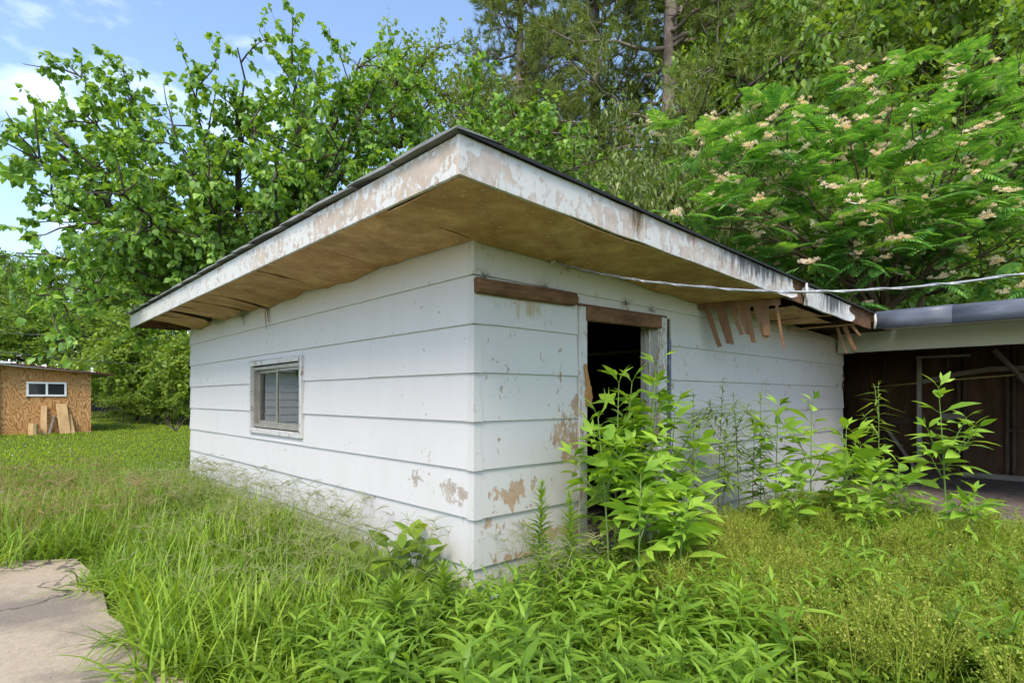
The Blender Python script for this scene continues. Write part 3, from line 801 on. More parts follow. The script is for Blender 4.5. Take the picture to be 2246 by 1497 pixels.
def web(name, c, r, n, label):
    P = np.zeros((n, 4, 3)); o = np.array(c)
    n = max(12, n//2); P = P[:n]; d = rand_unit(n); d[:, 1] = -np.abs(d[:, 1])*.35; d[:, 2] = d[:, 2]*.7+.25
    s = np.linspace(0, 1, 4)
    ln = r*rng.uniform(.3, 1, n)
    P[:] = d[:, None]*(ln[:, None]*s)[..., None] + rng.normal(size=(n, 4, 3))*.012*s[None, :, None]
    V, F = tubes(P, taper(P, .0012, .0004), 3)
    tag(link(name, tri_mesh(name, V, F, M['web']), None, Matrix.Translation(Vector(c))), label, 'cobweb', 'cobweb tufts on the door wall')
web('cobweb', (.06,-.03,2.03), .11, 60, 'dusty cobweb tuft on the timber end by the corner')
web('cobweb', (.60,-.03,2.03), .15, 70, 'dusty cobweb tuft standing on the middle of the timber')
web('cobweb', (.66,-.03,2.235), .10, 50, 'dusty cobweb around the cable anchor')
web('cobweb', (1.55,-.03,2.03), .14, 70, 'dusty cobweb tuft above the door header')
web('cobweb', (1.92,-.03,2.02), .11, 50, 'dusty cobweb tuft at the right end of the door header')
web('cobweb', (6.55,-.03,1.45), .06, 30, 'small cobweb near the iron ring')

# ------------------------------------------------------------------ plywood shed and white house far left
px0 = np.array([-1.95, 18.84]); px1 = np.array([0.21, 18.87]); ud = (px1-px0)/np.linalg.norm(px1-px0); nd = np.array([ud[1], -ud[0]])  # nd points to the camera
if nd @ (CAM[:2]-px0) < 0: nd = -nd
PL = float(np.linalg.norm(px1-px0))
ang = math.atan2(ud[1], ud[0])
base_z = 0.24
MT = Matrix.Translation((px0[0], px0[1], base_z)) @ Matrix.Rotation(ang, 4, 'Z')   # local x along the wall, local -y towards the viewer
ps = empty('plywood_shed', (0,0,0), 'small plywood shed with maroon metal roof and white sliding window', 'shed'); ps.matrix_basis = MT
def pb(name, mat, *a, parent=None, bevel=0):
    m = MB(); m.box(*a); return m.build(name, mat, parent or ps, bevel)
xs = [0, 1.22, PL]
for k in range(2):
    m = MB(); xa, xb = xs[k]+.002, xs[k+1]-.002
    za, zb = 1.98-.085*xa, 1.98-.085*xb
    m.hexa([(xa,0,-.15),(xb,0,-.15),(xb,.02,-.15),(xa,.02,-.15),(xa,0,za),(xb,0,zb),(xb,.02,zb),(xa,.02,za)])
    m.build('plywood_sheet', M['plywood'], ps)
pb('side_wall', M['plywood'], PL-.02, PL, .021, 3.0, -.15, 1.66); pb('back_wall', M['darkpanel'], 0, PL, 3.0, 3.05, -.15, 1.7)
m = MB(); m.hexa([(-.6,-.32,2.06),(PL+.55,-.32,1.735),(PL+.55,3.3,1.735),(-.6,3.3,2.06),(-.6,-.32,2.11),(PL+.55,-.32,1.765),(PL+.55,3.3,1.765),(-.6,3.3,2.11)]); m.build('roof', M['maroon'], ps)
m = MB(); m.bar((-.6,-.27,2.035), (PL+.08,-.27,1.80), .03, .05); m.build('roof_edge_board', M['white'], ps)
w2 = empty('window'); w2.parent = ps
def fr_y(name, mat, x0, x1, z0, z1, t, ya, yb, par):
    m = MB(); m.box(x0, x0+t, ya, yb, z0, z1); m.box(x1-t, x1, ya, yb, z0, z1); m.box(x0+t, x1-t, ya, yb, z0, z0+t); m.box(x0+t, x1-t, ya, yb, z1-t, z1)
    return m.build(name, mat, par)
fr_y('window_frame', M['white'], .64, 1.56, 1.08, 1.50, .05, -.035, .01, w2)
pb('mullion', M['white'], 1.075, 1.125, -.034, .01, 1.13, 1.45, parent=w2)
pb('pane', M['darkglass'], .692, 1.073, -.012, -.006, 1.132, 1.448, parent=w2); pb('pane', M['darkglass'], 1.127, 1.508, -.012, -.006, 1.132, 1.448, parent=w2)
def lean(name, mat, x0, x1, wd, h, th, label, cat, dx=0):
    m = MB(); a, b = -.30, -.03
    m.hexa([(x0,a-th,-.1),(x0+wd,a-th,-.1),(x0+wd,a,-.1),(x0,a,-.1),(x1,b-th,h),(x1+wd,b-th,h),(x1+wd,b,h),(x1,b,h)])
    o = m.build(name, mat, None); o.matrix_basis = MT; tag(o, label, cat)
lean('leaning_board', M['freshboard'], .93, .96, .14, .80, .03, 'narrow pale board leaning upright under the plywood shed window', 'board')
lean('leaning_board', M['freshboard'], 1.38, 1.30, .26, .86, .03, 'wide pale board leaning on the plywood wall', 'board')
lean('leaning_board', M['freshboard'], 1.58, 1.50, .17, .55, .02, 'short pale board leaning right of the wide one', 'board')
lean('leaning_board', M['greywood'], 1.08, 1.24, .05, .52, .03, 'thin grey stick leaning between the pale boards', 'stick')
m = MB(); m.tube([(.77,-.42,-.12),(.77,-.42,.15),(.78,-.42,.30)], [.125,.12,.118], 10)
o = m.build('log_round', M['freshboard']); o.matrix_basis = MT; tag(o, 'cut log round standing by the plywood shed wall', 'log')
m = MB(); m.tube([(-.1,.6,1.9),(-.1,.6,2.36)], .035, 8); m.tube([(-.1,.6,2.35),(-.1,.58,2.42),(-.1,.5,2.43),(-.1,.46,2.38)], [.05,.06,.055,.035], 8)
m.build('service_mast', plain('galvanised_pipe', (.5,.5,.5), .5, .4), ps, smooth=True)
wh = empty('white_house', (0,0,0), 'white lap-sided house cut off at the left edge beside the plywood shed', 'house'); wh.matrix_basis = MT
for k in range(8):
    m = MB(); z0 = -.15+.28*k; z1 = z0+.29
    m.hexa([(-7.0,-.075,z0),(-.05,-.075,z0),(-.05,-.04,z0),(-7.0,-.04,z0),(-7.0,-.055,z1),(-.05,-.055,z1),(-.05,-.04,z1),(-7.0,-.04,z1)]); m.build('siding_board', M['white'], wh)
m = MB(); m.box(-.05,.03,-.085,-.0,-.15,2.0); m.build('corner_board', M['white'], wh)
m = MB(); m.box(-7.0,-.05,-.04,6.0,-.15,2.08); m.build('wall', M['white'], wh)
m = MB(); m.box(-7.3,.30,-.40,-.05,2.00,2.055); m.build('eave', M['white'], wh)
m = MB(); m.hexa([(-7.3,-.45,2.06),(-.62,-.45,2.12),(-.62,6.4,3.4),(-7.3,6.4,3.4),(-7.3,-.45,2.10),(-.62,-.45,2.17),(-.62,6.4,3.44),(-7.3,6.4,3.44)]); m.build('roof', M['maroon'], wh)
m = MB(); m.tube([(-.27,-.75,-.12),(-.27,-.75,.1),(-.27,-.75,.34),(-.27,-.75,.37)], [.2,.24,.24,.1], 14)
o = m.build('barrel', plain('dark_green_metal', (.03,.05,.05), .4, .5), smooth=False); o.matrix_basis = MT; tag(o, 'dark rounded drum at the foot of the white house corner', 'drum')
mast = MT @ Vector((-.1,.5,2.36))
for q, (za, end, zb) in enumerate((((0.02), (16, 34), 5.1), ((0.9), (15, 30), 5.2), ((1.9), (16, 30), 7.3))):
    a = Vector((mast.x, mast.y, mast.z+za)) if q == 0 else Vector((-9.5, 24, 3.3+za)); b = Vector((end[0], end[1], zb))
    m = MB(); m.tube([tuple(a.lerp(b, t)-Vector((0,0,.9*4*t*(1-t)))-a) for t in np.linspace(0, 1, 14)], .012, 5)
    tag(m.build('power_line', M['cablewrap'], None, matrix=Matrix.Translation(a)), ('lowest power line running from the plywood shed mast', 'middle power line crossing the far trees at left', 'highest power line crossing the far trees at left')[q], 'wire')

# ------------------------------------------------------------------ trees
def P3(lst): return np.array(lst, float)
def limb_tree(base, fork, targets, stems, nsub, lsub, ntw, ltw, up=.15, sag=-.05, r0=.09, spread=.62):
    """stems rise from the base, fork towards the targets; returns wood mesh parts and twig paths (local coordinates)"""
    targets = np.asarray(targets)-base; fork = np.asarray(fork)
    N = len(targets); st = np.asarray(stems)
    which = np.argmin(np.linalg.norm(targets[:, None, :2]-st[None, :, :2]*2.2, axis=-1), axis=1)
    parts = []
    SP = bezier(np.zeros((len(st), 3))+rng.normal(size=(len(st), 3))*np.array([.06,.06,0]), st*np.array([.35,.35,.55]), st, 7)
    parts.append(tubes(SP, taper(SP, r0, r0*.62), 8))
    o = st[which]
    mid = o*.45+targets*.55 + np.stack([rng.normal(size=N)*.15, rng.normal(size=N)*.15, .12*np.linalg.norm(targets-o, axis=1)], -1)
    LP = bezier(o, mid, targets, 9); LP[:, 1:] += rng.normal(size=LP[:, 1:].shape)*.03
    parts.append(tubes(LP, taper(LP, r0*.48, r0*.10), 6))
    SB = sprout(LP, nsub, .22, 1.0, lsub, spread, up, 5, sag)
    parts.append(tubes(SB, taper(SB, r0*.16, r0*.05), 4))
    TW = np.concatenate([sprout(SB, ntw, .2, 1.0, ltw, .6, up*.6, 4, sag), sprout(LP, ntw, .6, 1.0, ltw, .6, up, 4, sag)])
    parts.append(tubes(TW, taper(TW, r0*.05, r0*.02), 3))
    return parts, TW
def leaves_on(TW, per, a, b, c, size, proto, t0=.1):
    p, t = sample(TW, per, t0, 1.0); k = len(p)
    d = unit(t*a + rand_unit(k)*b + np.array([0, 0, -c]))
    up = unit(np.array([0, 0, 1.]) + rand_unit(k)*.7)
    s = size*rng.uniform(.6, 1.2, k)
    return p+d*.02, frames(d, up), s
def tree_thing(name, base, label, cat='tree', group=None): return empty(name, tuple(base), label, cat, group)
def leaf_split(root, base, pos, rot, sc, proto, mat, part, crown, n_single=300):
    """the leaves nearest the viewer become single parts sharing one mesh, the rest one crown"""
    order = np.argsort(np.linalg.norm(pos+base-CAM, axis=1))
    near, rest = order[:n_single], order[n_single:]
    me = tri_mesh(part, *proto, mat)
    for k in near:
        mt = Matrix.Identity(4)
        for r in range(3):
            for c_ in range(3): mt[r][c_] = rot[k, r, c_]*sc[k]
            mt[r][3] = pos[k, r]
        link(part, me, root, mt)
    if len(rest):
        V, F = scatter(*proto, rot[rest], pos[rest], sc[rest])
        tag(link(crown, tri_mesh(crown, V, F, mat), root), kind='stuff')

# redbud with heart-shaped leaves behind the left end of the shed
RB = np.array([1.5, 8.5, .03])
rb_t = P3([(-1.87, 8.09, 5.31),(-1.28, 8.23, 6.36),(-1.91, 7.45, 3.2),(-1.69, 7.24, 4.07),(-1.76, 6.76, 2.57),(-0.59, 6.77, 3.04),(-0.88, 7.17, 4.84),(-0.53, 7.8, 5.81),(0.15, 6.9, 6.08),(0.66, 6.42, 6.61),(1.42, 6.4, 6.68),(1.96, 6.58, 6.69),(2.47, 6.1, 7.02),(3.13, 6.17, 6.5),(3.67, 5.66, 6.67),(4.27, 5.11, 6.56),(4.69, 4.72, 6.67),(5.17, 4.27, 6.35),(5.58, 3.88, 6.06),(5.54, 3.24, 5.41),(2.65, 4.83, 5.14),(1.55, 4.91, 5.0),(0.64, 5.07, 4.5),(-0.04, 5.71, 4.31),(-0.49, 6.13, 3.7),(0.59, 5.81, 5.24),(-1.17, 6.49, 3.63),(3.54, 4.83, 5.75),(4.1, 4.31, 5.48),(-0.14, 6.48, 3.33),(-1.51, 7.07, 4.77),(2.44, 5.44, 6.36),(0.77, 7.0, 6.2),(1.27, 5.85, 5.73),(-0.23, 6.57, 5.09),(-1.16, 8.11, 5.73),(4.83, 4.17, 5.58),(-1.83, 7.11, 4.53),(-0.97, 6.02, 3.92),(0.64, 7.53, 5.59),(2.0, 5.99, 6.09),(0.95, 6.7, 4.43),(1.57, 6.4, 4.94)])
parts, TW = limb_tree(RB, None, rb_t, [(-.5,-.6,2.7),(.1,-1.0,2.8),(.9,-.4,2.7),(-.8,.1,2.8),(.3,.5,2.9)], 12, .78, 5, .42, .06, -.06, .10)
root = tree_thing('redbud_tree', RB, 'spreading tree with heart-shaped leaves overhanging the left roof edge')
link('trunk', tri_mesh('trunk', *join(parts), M['bark'], True), root)
p, r, s = leaves_on(TW, 13, .45, .60, .45, .088, HEART)
leaf_split(root, RB, p, r, s, HEART, M['redbud'], 'leaf', 'crown')
NRED = len(p)

# mimosa with feathery fronds and pink flowers behind the open shed
def frond_proto():
    Vs, Fs, o = [], [], 0
    n = 10
    for i_ in range(n):
        t = .12+.86*i_/(n-1); y = t; z = -.35*t*t
        ln = .40*math.sin(math.pi*min(1, .28+.62*t))*(1.0 if i_ < n-1 else .8)
        for sgn in (-1, 1):
            dx, dy = sgn*math.cos(R(32+22*t)), math.sin(R(32+22*t))
            nn = 5; pts = []
            for q in range(nn+1):
                u = q/nn; h = .040*(math.sin(math.pi*(.12+.82*u)))*(1.0 if q % 2 == 0 else .78)
                cx, cy, cz = dx*ln*u, y+dy*ln*u, z-.22*ln*u*u-.03*u
                pts += [(cx-dy*h, cy+dx*h*sgn*sgn, cz), (cx+dy*h, cy-dx*h, cz)]
            Vs += pts
            for q in range(nn): a_ = o+2*q; Fs += [(a_, a_+1, a_+3), (a_, a_+3, a_+2)]
            o += len(pts)
    for q in range(4):
        t0, t1 = q/4, (q+1)/4
        Vs += [(-.006,t0,-.35*t0*t0),(.006,t0,-.35*t0*t0),(.006,t1,-.35*t1*t1),(-.006,t1,-.35*t1*t1)]; Fs += [(o,o+1,o+2),(o,o+2,o+3)]; o += 4
    return np.array(Vs), np.array(Fs)
FROND = frond_proto()
MI = np.array([10.42,0.46,0.])
mi_t = P3([(5.88, 1.97, 4.1),(6.89, 1.71, 5.33),(7.6, 1.73, 6.34),(8.42, 0.96, 6.54),(9.48, -0.02, 6.78),(10.42, -0.9, 6.68),(10.45, -1.62, 6.32),(9.81, -1.71, 5.53),(7.72, 0.24, 5.53),(8.28, -0.54, 5.48),(9.05, -1.27, 5.4),(8.91, -1.55, 4.42),(8.54, -1.07, 3.77),(7.78, -0.36, 3.98),(7.5, 0.18, 3.97),(7.09, 0.83, 4.61),(6.83, 1.08, 3.82),(6.66, 1.92, 3.65),(10.1, -1.97, 4.97),(10.36, -2.22, 5.75),(8.04, -0.88, 4.59),(7.57, 0.66, 5.67),(8.56, 0.15, 6.14),(6.37, 1.92, 4.87),(7.14, 1.07, 5.5),(9.2, -1.68, 3.7),(6.32, 1.28, 4.25),(7.51, 0.85, 3.53),(7.99, -0.0, 3.38),(8.78, -0.74, 3.38),(9.47, -1.38, 3.24),(7.26, 1.49, 3.45),(8.99, -0.39, 3.78)])
parts, TW = limb_tree(MI, None, mi_t, [(-.5,.5,2.9),(.2,-.7,3.2),(-.9,-.3,2.7),(.5,.2,3.4)], 5, .95, 2, .40, .22, .05, .085, .55)
root = tree_thing('mimosa_tree', MI, 'mimosa tree with feathery fronds and pale pink flowers behind the open shed')
link('trunk', tri_mesh('trunk', *join(parts), M['mimosabark'], True), root)
p, t = sample(TW, 3, .55, 1.0); k = len(p)
az = rng.uniform(0, 2*np.pi, k); d = unit(np.stack([np.cos(az), np.sin(az), rng.uniform(-.25, .35, k)], -1) + t*.5)
r = frames(d, unit(np.array([0, 0, 1.])+rand_unit(k)*.25)); s = rng.uniform(.34, .56, k)
leaf_split(root, MI, p, r, s, FROND, M['mimosa'], 'frond', 'crown')
NMIM = k
def flower_proto(seed):
    rg = np.random.default_rng(seed); Vs, Fs = [], []; last = None
    for c in range(5):
        cc = rg.normal(size=3)*np.array([.055,.055,.025]); ci = len(Vs); Vs.append(cc)
        if last is not None: Vs.append((cc+Vs[last])/2-np.array([0,0,.012])); Fs.append((ci, last, ci+1))
        last = ci
        for q in range(34):
            dd = rg.normal(size=3); dd[2] = abs(dd[2])*.9; dd /= np.linalg.norm(dd)
            e = np.cross(dd, rg.normal(size=3)); e /= np.linalg.norm(e)
            o = len(Vs); Vs += [cc+dd*.040+e*.0032, cc+dd*.040-e*.0032]; Fs.append((ci, o, o+1))
    return np.array(Vs), np.array(Fs)
fms = [tri_mesh('flower', *flower_proto(k), M['flower']) for k in range(3)]
tips = TW[:, -1]; score = tips[:, 2]*.35 - np.linalg.norm(tips+MI-CAM, axis=1)*.6 + rng.normal(size=len(tips))*.9
for k in np.argsort(-score)[:290]:
    q = tips[k]+np.array([0, 0, .06])+rng.normal(size=3)*.05
    link('flower', fms[k % 3], root, Matrix.Translation(Vector(q)) @ Matrix.Rotation(rng.uniform(0, 6.28), 4, 'Z') @ Matrix.Scale(rng.uniform(.95, 1.6), 4))

# kinds of forest tree, each built once and copied
def forest_kind(seed, h, rx, zc, rzr, mat, leafp, lsize, per, nt=30, nsub=7, droop=.3, bark='bark', low=.0):
    global rng
    keep = rng; rng = np.random.default_rng(seed)
    d = rand_unit(nt*3); d = d[d[:, 2] > -.55][:nt]
    rad = rng.uniform(.55, 1.0, (len(d), 1))
    tg = d*rad*np.array([rx, rx, rzr]) + np.array([0, 0, zc])
    n2 = 5; zst = np.linspace(zc-rzr*.75, zc+rzr*.45, n2)
    stems = np.stack([rng.normal(size=n2)*.12*rx, rng.normal(size=n2)*.12*rx, zst], -1)
    parts = []
    TP = bezier(np.zeros((1, 3)), np.array([[.15*rng.normal(), .15*rng.normal(), h*.5]]), np.array([[0, 0, zc+rzr*.8]]), 9)
    parts.append(tubes(TP, taper(TP, .018*h, .004*h), 8))
    o = stems[np.argmin(np.abs(tg[:, None, 2]-rx*.35-zst[None]), axis=1)]
    mid = (o+tg)/2+np.array([0, 0, .35])
    LP = bezier(o, mid, tg, 7); parts.append(tubes(LP, taper(LP, .006*h, .0014*h), 5))
    SB = sprout(LP, nsub, .3, 1.0, rx*.36, .65, .1, 5, -.05); parts.append(tubes(SB, taper(SB, .0018*h, .0006*h), 3))
    TW = np.concatenate([sprout(SB, 3, .3, 1.0, rx*.17, .7, .05, 3, -.05), sprout(LP, 4, .5, 1.0, rx*.2, .7, .05, 3, -.05)])
    p, t = sample(TW, per, .0, 1.0); k = len(p)
    p = p+rng.normal(size=(k, 3))*.09*rx/3
    dd = unit(t*.4+rand_unit(k)*.7+np.array([0, 0, -droop])); up = unit(np.array([0, 0, 1.])+rand_unit(k)*.6)
    lv = scatter(*leafp, frames(dd, up), p, lsize*rng.uniform(.6, 1.25, k))
    rng = keep
    return tri_mesh('trunk', *join(parts), M[bark], True), tri_mesh('crown', *lv, mat)
DIA = leaf([(0,.05),(.5,.36),(1.0,.01)], .25, .2)
KIND = {
 'A': forest_kind(11, 12, 3.3, 7.4, 4.6, M['forest'], DIA, .145, 15, 36, 9),
 'B': forest_kind(12, 13, 3.0, 8.3, 4.8, M['forest2'], DIA, .135, 13, 34, 9),
 'C': forest_kind(13, 5.5, 2.1, 3.1, 2.4, M['drooping'], leaf([(0,.03),(.4,.17),(1,.01)], .25, .35), .115, 17, 32, 9, .8),
 'D': forest_kind(14, 11, 3.6, 6.6, 4.6, M['forest'], OVAL, .18, 14, 36, 9),
 'S': forest_kind(15, 3.2, 1.7, 1.65, 1.6, M['forest2'], DIA, .14, 9, 26, 8),
 'U': forest_kind(16, 4.5, 2.1, 2.5, 2.2, M['forest'], DIA, .15, 9, 28, 8),
}
def pine_kind(seed):
    global rng
    keep = rng; rng = np.random.default_rng(seed)
    parts = []; h = 17.
    TP = bezier(np.zeros((1, 3)), np.array([[.25, .1, 8.]]), np.array([[.1, -.2, h]]), 12); parts.append(tubes(TP, taper(TP, .30, .11), 10))
    n = 58; z = np.sort(rng.uniform(6.0, h-.3, n)); az = rng.uniform(0, 2*np.pi, n); ln = (4.6*(1-(z-6)/13)+.4)*rng.uniform(.6, 1.15, n)
    o = np.stack([.12*np.ones(n), 0*z, z], -1); e = o+np.stack([np.cos(az)*ln, np.sin(az)*ln, rng.uniform(-.1, .35, n)*ln], -1)
    LP = bezier(o, (o+e)/2+np.array([0, 0, -.35]), e, 8); LP[:, 1:] += rng.normal(size=LP[:, 1:].shape)*.07
    parts.append(tubes(LP, taper(LP, .065, .014), 6))
    SB = sprout(LP, 10, .3, 1.0, 1.0, .6, .12, 5, .05, .07); parts.append(tubes(SB, taper(SB, .016, .006), 4))
    TW = sprout(SB, 4, .35, 1.0, .4, .55, .15, 3, .1)
    p, t = sample(np.concatenate([TW, TW[::2]]), 26, .15, 1.0); k = len(p)
    d = unit(t*.8+rand_unit(k)*.75); needle = (np.array([(-.045,0,0),(.045,0,0),(0,1,-.1)]), np.array([(0,1,2)]))
    lv = scatter(*needle, frames(d, rand_unit(k)), p, .23*rng.uniform(.7, 1.2, k))
    rng = keep
    return tri_mesh('trunk', *join(parts), M['pinebark'], True), tri_mesh('crown', *lv, M['needle'])
KIND['P'] = pine_kind(21)
def plant_tree(name, kind, x, y, sc, rot, label, group, sz_=1.0):
    root = tree_thing(name, (x, y, float(hz(x, y))-.05), label, 'shrub' if kind in 'SU' else 'tree', group)
    root.rotation_euler = (0, 0, rot); root.scale = (sc*sz_, sc*sz_, sc)
    link('trunk', KIND[kind][0], root); tag(link('crown', KIND[kind][1], root), kind='stuff')
plant_tree('broadleaf_tree','A',15.89,15.87,1.19,1.49,'dark broadleaf tree on the wooded slope, leftmost','trees of the wooded slope behind the shed',1.00)
plant_tree('broadleaf_tree','A',21.39,13.48,0.89,3.42,'dark broadleaf tree on the wooded slope, second from left','trees of the wooded slope behind the shed',1.29)
plant_tree('broadleaf_tree','A',28.95,16.00,1.09,2.32,'dark broadleaf tree on the wooded slope, third from left','trees of the wooded slope behind the shed',1.00)
plant_tree('broadleaf_tree','A',24.43,6.54,1.82,3.79,'dark broadleaf tree on the wooded slope, fourth from left','trees of the wooded slope behind the shed',1.00)
plant_tree('broadleaf_tree','A',20.78,4.48,1.49,3.93,'dark broadleaf tree on the wooded slope, fifth from left','trees of the wooded slope behind the shed',1.00)
plant_tree('broadleaf_tree','A',36.13,9.30,2.25,0.41,'dark broadleaf tree on the wooded slope, sixth from left','trees of the wooded slope behind the shed',1.00)
plant_tree('broadleaf_tree','A',21.50,2.44,1.53,0.08,'dark broadleaf tree on the wooded slope, seventh from left','trees of the wooded slope behind the shed',1.00)
plant_tree('broadleaf_tree','A',30.23,2.50,1.83,5.26,'dark broadleaf tree on the wooded slope, eighth from left','trees of the wooded slope behind the shed',1.00)
plant_tree('broadleaf_tree','A',41.87,1.21,2.07,1.63,'dark broadleaf tree on the wooded slope, ninth from left','trees of the wooded slope behind the shed',1.00)
plant_tree('broadleaf_tree','A',21.48,-1.64,1.21,1.47,'dark broadleaf tree on the wooded slope, tenth from left','trees of the wooded slope behind the shed',1.00)
plant_tree('broadleaf_tree','A',27.54,-3.19,1.38,6.25,'dark broadleaf tree on the wooded slope, eleventh from left','trees of the wooded slope behind the shed',1.00)
plant_tree('broadleaf_tree','D',16.33,12.73,1.16,2.95,'large-leaved dark tree on the wooded slope, leftmost','trees of the wooded slope behind the shed',1.00)
plant_tree('broadleaf_tree','D',25.14,8.61,1.78,5.25,'large-leaved dark tree on the wooded slope, second from left','trees of the wooded slope behind the shed',1.00)
plant_tree('broadleaf_tree','D',33.24,10.63,2.39,2.99,'large-leaved dark tree on the wooded slope, third from left','trees of the wooded slope behind the shed',1.00)
plant_tree('broadleaf_tree','D',17.17,3.74,1.39,4.01,'large-leaved dark tree on the wooded slope, fourth from left','trees of the wooded slope behind the shed',1.00)
plant_tree('broadleaf_tree','D',40.24,5.48,2.35,0.95,'large-leaved dark tree on the wooded slope, fifth from left','trees of the wooded slope behind the shed',1.00)
plant_tree('broadleaf_tree','D',20.97,0.20,1.44,3.99,'large-leaved dark tree on the wooded slope, sixth from left','trees of the wooded slope behind the shed',1.00)
plant_tree('broadleaf_tree','D',38.14,-2.14,1.90,5.45,'large-leaved dark tree on the wooded slope, seventh from left','trees of the wooded slope behind the shed',1.00)
plant_tree('broadleaf_tree','B',11.53,18.57,1.26,3.29,'lighter broadleaf tree on the wooded slope, leftmost','trees of the wooded slope behind the shed',1.00)
plant_tree('broadleaf_tree','B',12.67,16.14,1.14,4.66,'lighter broadleaf tree on the wooded slope, second from left','trees of the wooded slope behind the shed',1.00)
plant_tree('broadleaf_tree','B',11.12,12.12,0.84,4.22,'lighter broadleaf tree on the wooded slope, third from left','trees of the wooded slope behind the shed',1.00)
plant_tree('broadleaf_tree','B',27.33,5.21,1.68,0.40,'lighter broadleaf tree on the wooded slope, fourth from left','trees of the wooded slope behind the shed',1.00)
plant_tree('broadleaf_tree','B',30.54,-0.53,1.54,4.76,'lighter broadleaf tree on the wooded slope, fifth from left','trees of the wooded slope behind the shed',1.00)
plant_tree('slender_tree','B',16.69,6.92,1.23,3.71,'slender leafy tree beside the thick pine trunk, leftmost','trees of the wooded slope behind the shed',0.55)
plant_tree('slender_tree','B',20.41,7.56,1.47,1.89,'slender leafy tree beside the thick pine trunk, second from left','trees of the wooded slope behind the shed',0.55)
plant_tree('woodland_tree','A',-3.94,48.04,0.90,0.19,'dark tree in the far wood beyond the lawn at left, leftmost','trees of the far wood at left',1.28)
plant_tree('woodland_tree','A',-1.88,40.65,0.63,5.44,'dark tree in the far wood beyond the lawn at left, second from left','trees of the far wood at left',1.82)
plant_tree('woodland_tree','A',0.91,43.51,0.84,2.97,'dark tree in the far wood beyond the lawn at left, third from left','trees of the far wood at left',1.37)
plant_tree('woodland_tree','A',1.62,34.65,0.48,4.51,'dark tree in the far wood beyond the lawn at left, fourth from left','trees of the far wood at left',2.39)
plant_tree('woodland_tree','A',3.17,30.47,0.46,5.52,'dark tree in the far wood beyond the lawn at left, fifth from left','trees of the far wood at left',2.49)
plant_tree('woodland_tree','A',8.07,42.31,0.81,4.48,'dark tree in the far wood beyond the lawn at left, sixth from left','trees of the far wood at left',1.42)
plant_tree('woodland_tree','A',8.11,34.06,0.73,5.78,'dark tree in the far wood beyond the lawn at left, seventh from left','trees of the far wood at left',1.58)
plant_tree('woodland_tree','A',11.45,28.22,0.69,2.48,'dark tree in the far wood beyond the lawn at left, eighth from left','trees of the far wood at left',1.66)
plant_tree('woodland_tree','A',12.53,24.48,0.72,5.03,'dark tree in the far wood beyond the lawn at left, ninth from left','trees of the far wood at left',1.59)
plant_tree('woodland_tree','D',-4.72,40.56,0.72,2.79,'large-leaved tree in the far wood beyond the lawn at left, leftmost','trees of the far wood at left',1.59)
plant_tree('woodland_tree','D',-1.08,50.84,1.02,5.88,'large-leaved tree in the far wood beyond the lawn at left, second from left','trees of the far wood at left',1.00)
plant_tree('woodland_tree','D',-0.49,36.62,0.56,5.52,'large-leaved tree in the far wood beyond the lawn at left, third from left','trees of the far wood at left',2.07)
plant_tree('woodland_tree','D',5.14,39.58,0.80,0.61,'large-leaved tree in the far wood beyond the lawn at left, fourth from left','trees of the far wood at left',1.44)
plant_tree('woodland_tree','D',4.97,28.79,0.54,0.85,'large-leaved tree in the far wood beyond the lawn at left, fifth from left','trees of the far wood at left',2.14)
plant_tree('woodland_tree','D',10.11,32.20,0.77,1.36,'large-leaved tree in the far wood beyond the lawn at left, sixth from left','trees of the far wood at left',1.49)
plant_tree('woodland_tree','B',4.03,48.81,0.82,6.06,'lighter tree in the far wood beyond the lawn at left, leftmost','trees of the far wood at left',1.00)
plant_tree('drooping_tree','C',8.55,7.00,1.38,2.74,'small tree with drooping narrow leaves behind the shed roof, leftmost','small drooping trees behind the roof',1.00)
plant_tree('drooping_tree','C',9.08,5.82,1.34,3.94,'small tree with drooping narrow leaves behind the shed roof, second from left','small drooping trees behind the roof',1.00)
plant_tree('drooping_tree','C',11.45,6.34,1.71,1.89,'small tree with drooping narrow leaves behind the shed roof, third from left','small drooping trees behind the roof',1.00)
plant_tree('drooping_tree','C',9.94,4.33,1.42,3.19,'small tree with drooping narrow leaves behind the shed roof, fourth from left','small drooping trees behind the roof',1.00)
plant_tree('drooping_tree','C',11.69,4.06,1.38,2.42,'small tree with drooping narrow leaves behind the shed roof, fifth from left','small drooping trees behind the roof',1.00)
plant_tree('shade_shrub','U',12.47,4.70,1.52,2.20,'dark shrub in the shade beneath the mimosa and slope trees, leftmost','shrubs under the slope trees',1.00)
plant_tree('shade_shrub','U',11.52,2.85,1.31,3.67,'dark shrub in the shade beneath the mimosa and slope trees, second from left','shrubs under the slope trees',1.00)
plant_tree('shade_shrub','U',15.17,3.56,1.80,3.67,'dark shrub in the shade beneath the mimosa and slope trees, third from left','shrubs under the slope trees',1.00)
plant_tree('shade_shrub','U',13.56,2.32,1.44,5.68,'dark shrub in the shade beneath the mimosa and slope trees, fourth from left','shrubs under the slope trees',1.00)
plant_tree('shade_shrub','U',13.85,1.09,1.29,4.28,'dark shrub in the shade beneath the mimosa and slope trees, fifth from left','shrubs under the slope trees',1.00)
plant_tree('shade_shrub','U',17.59,1.30,1.80,5.83,'dark shrub in the shade beneath the mimosa and slope trees, sixth from left','shrubs under the slope trees',1.00)
plant_tree('shade_shrub','U',15.78,0.26,1.41,5.38,'dark shrub in the shade beneath the mimosa and slope trees, seventh from left','shrubs under the slope trees',1.00)
plant_tree('shade_shrub','U',19.04,-0.05,1.88,6.22,'dark shrub in the shade beneath the mimosa and slope trees, eighth from left','shrubs under the slope trees',1.00)
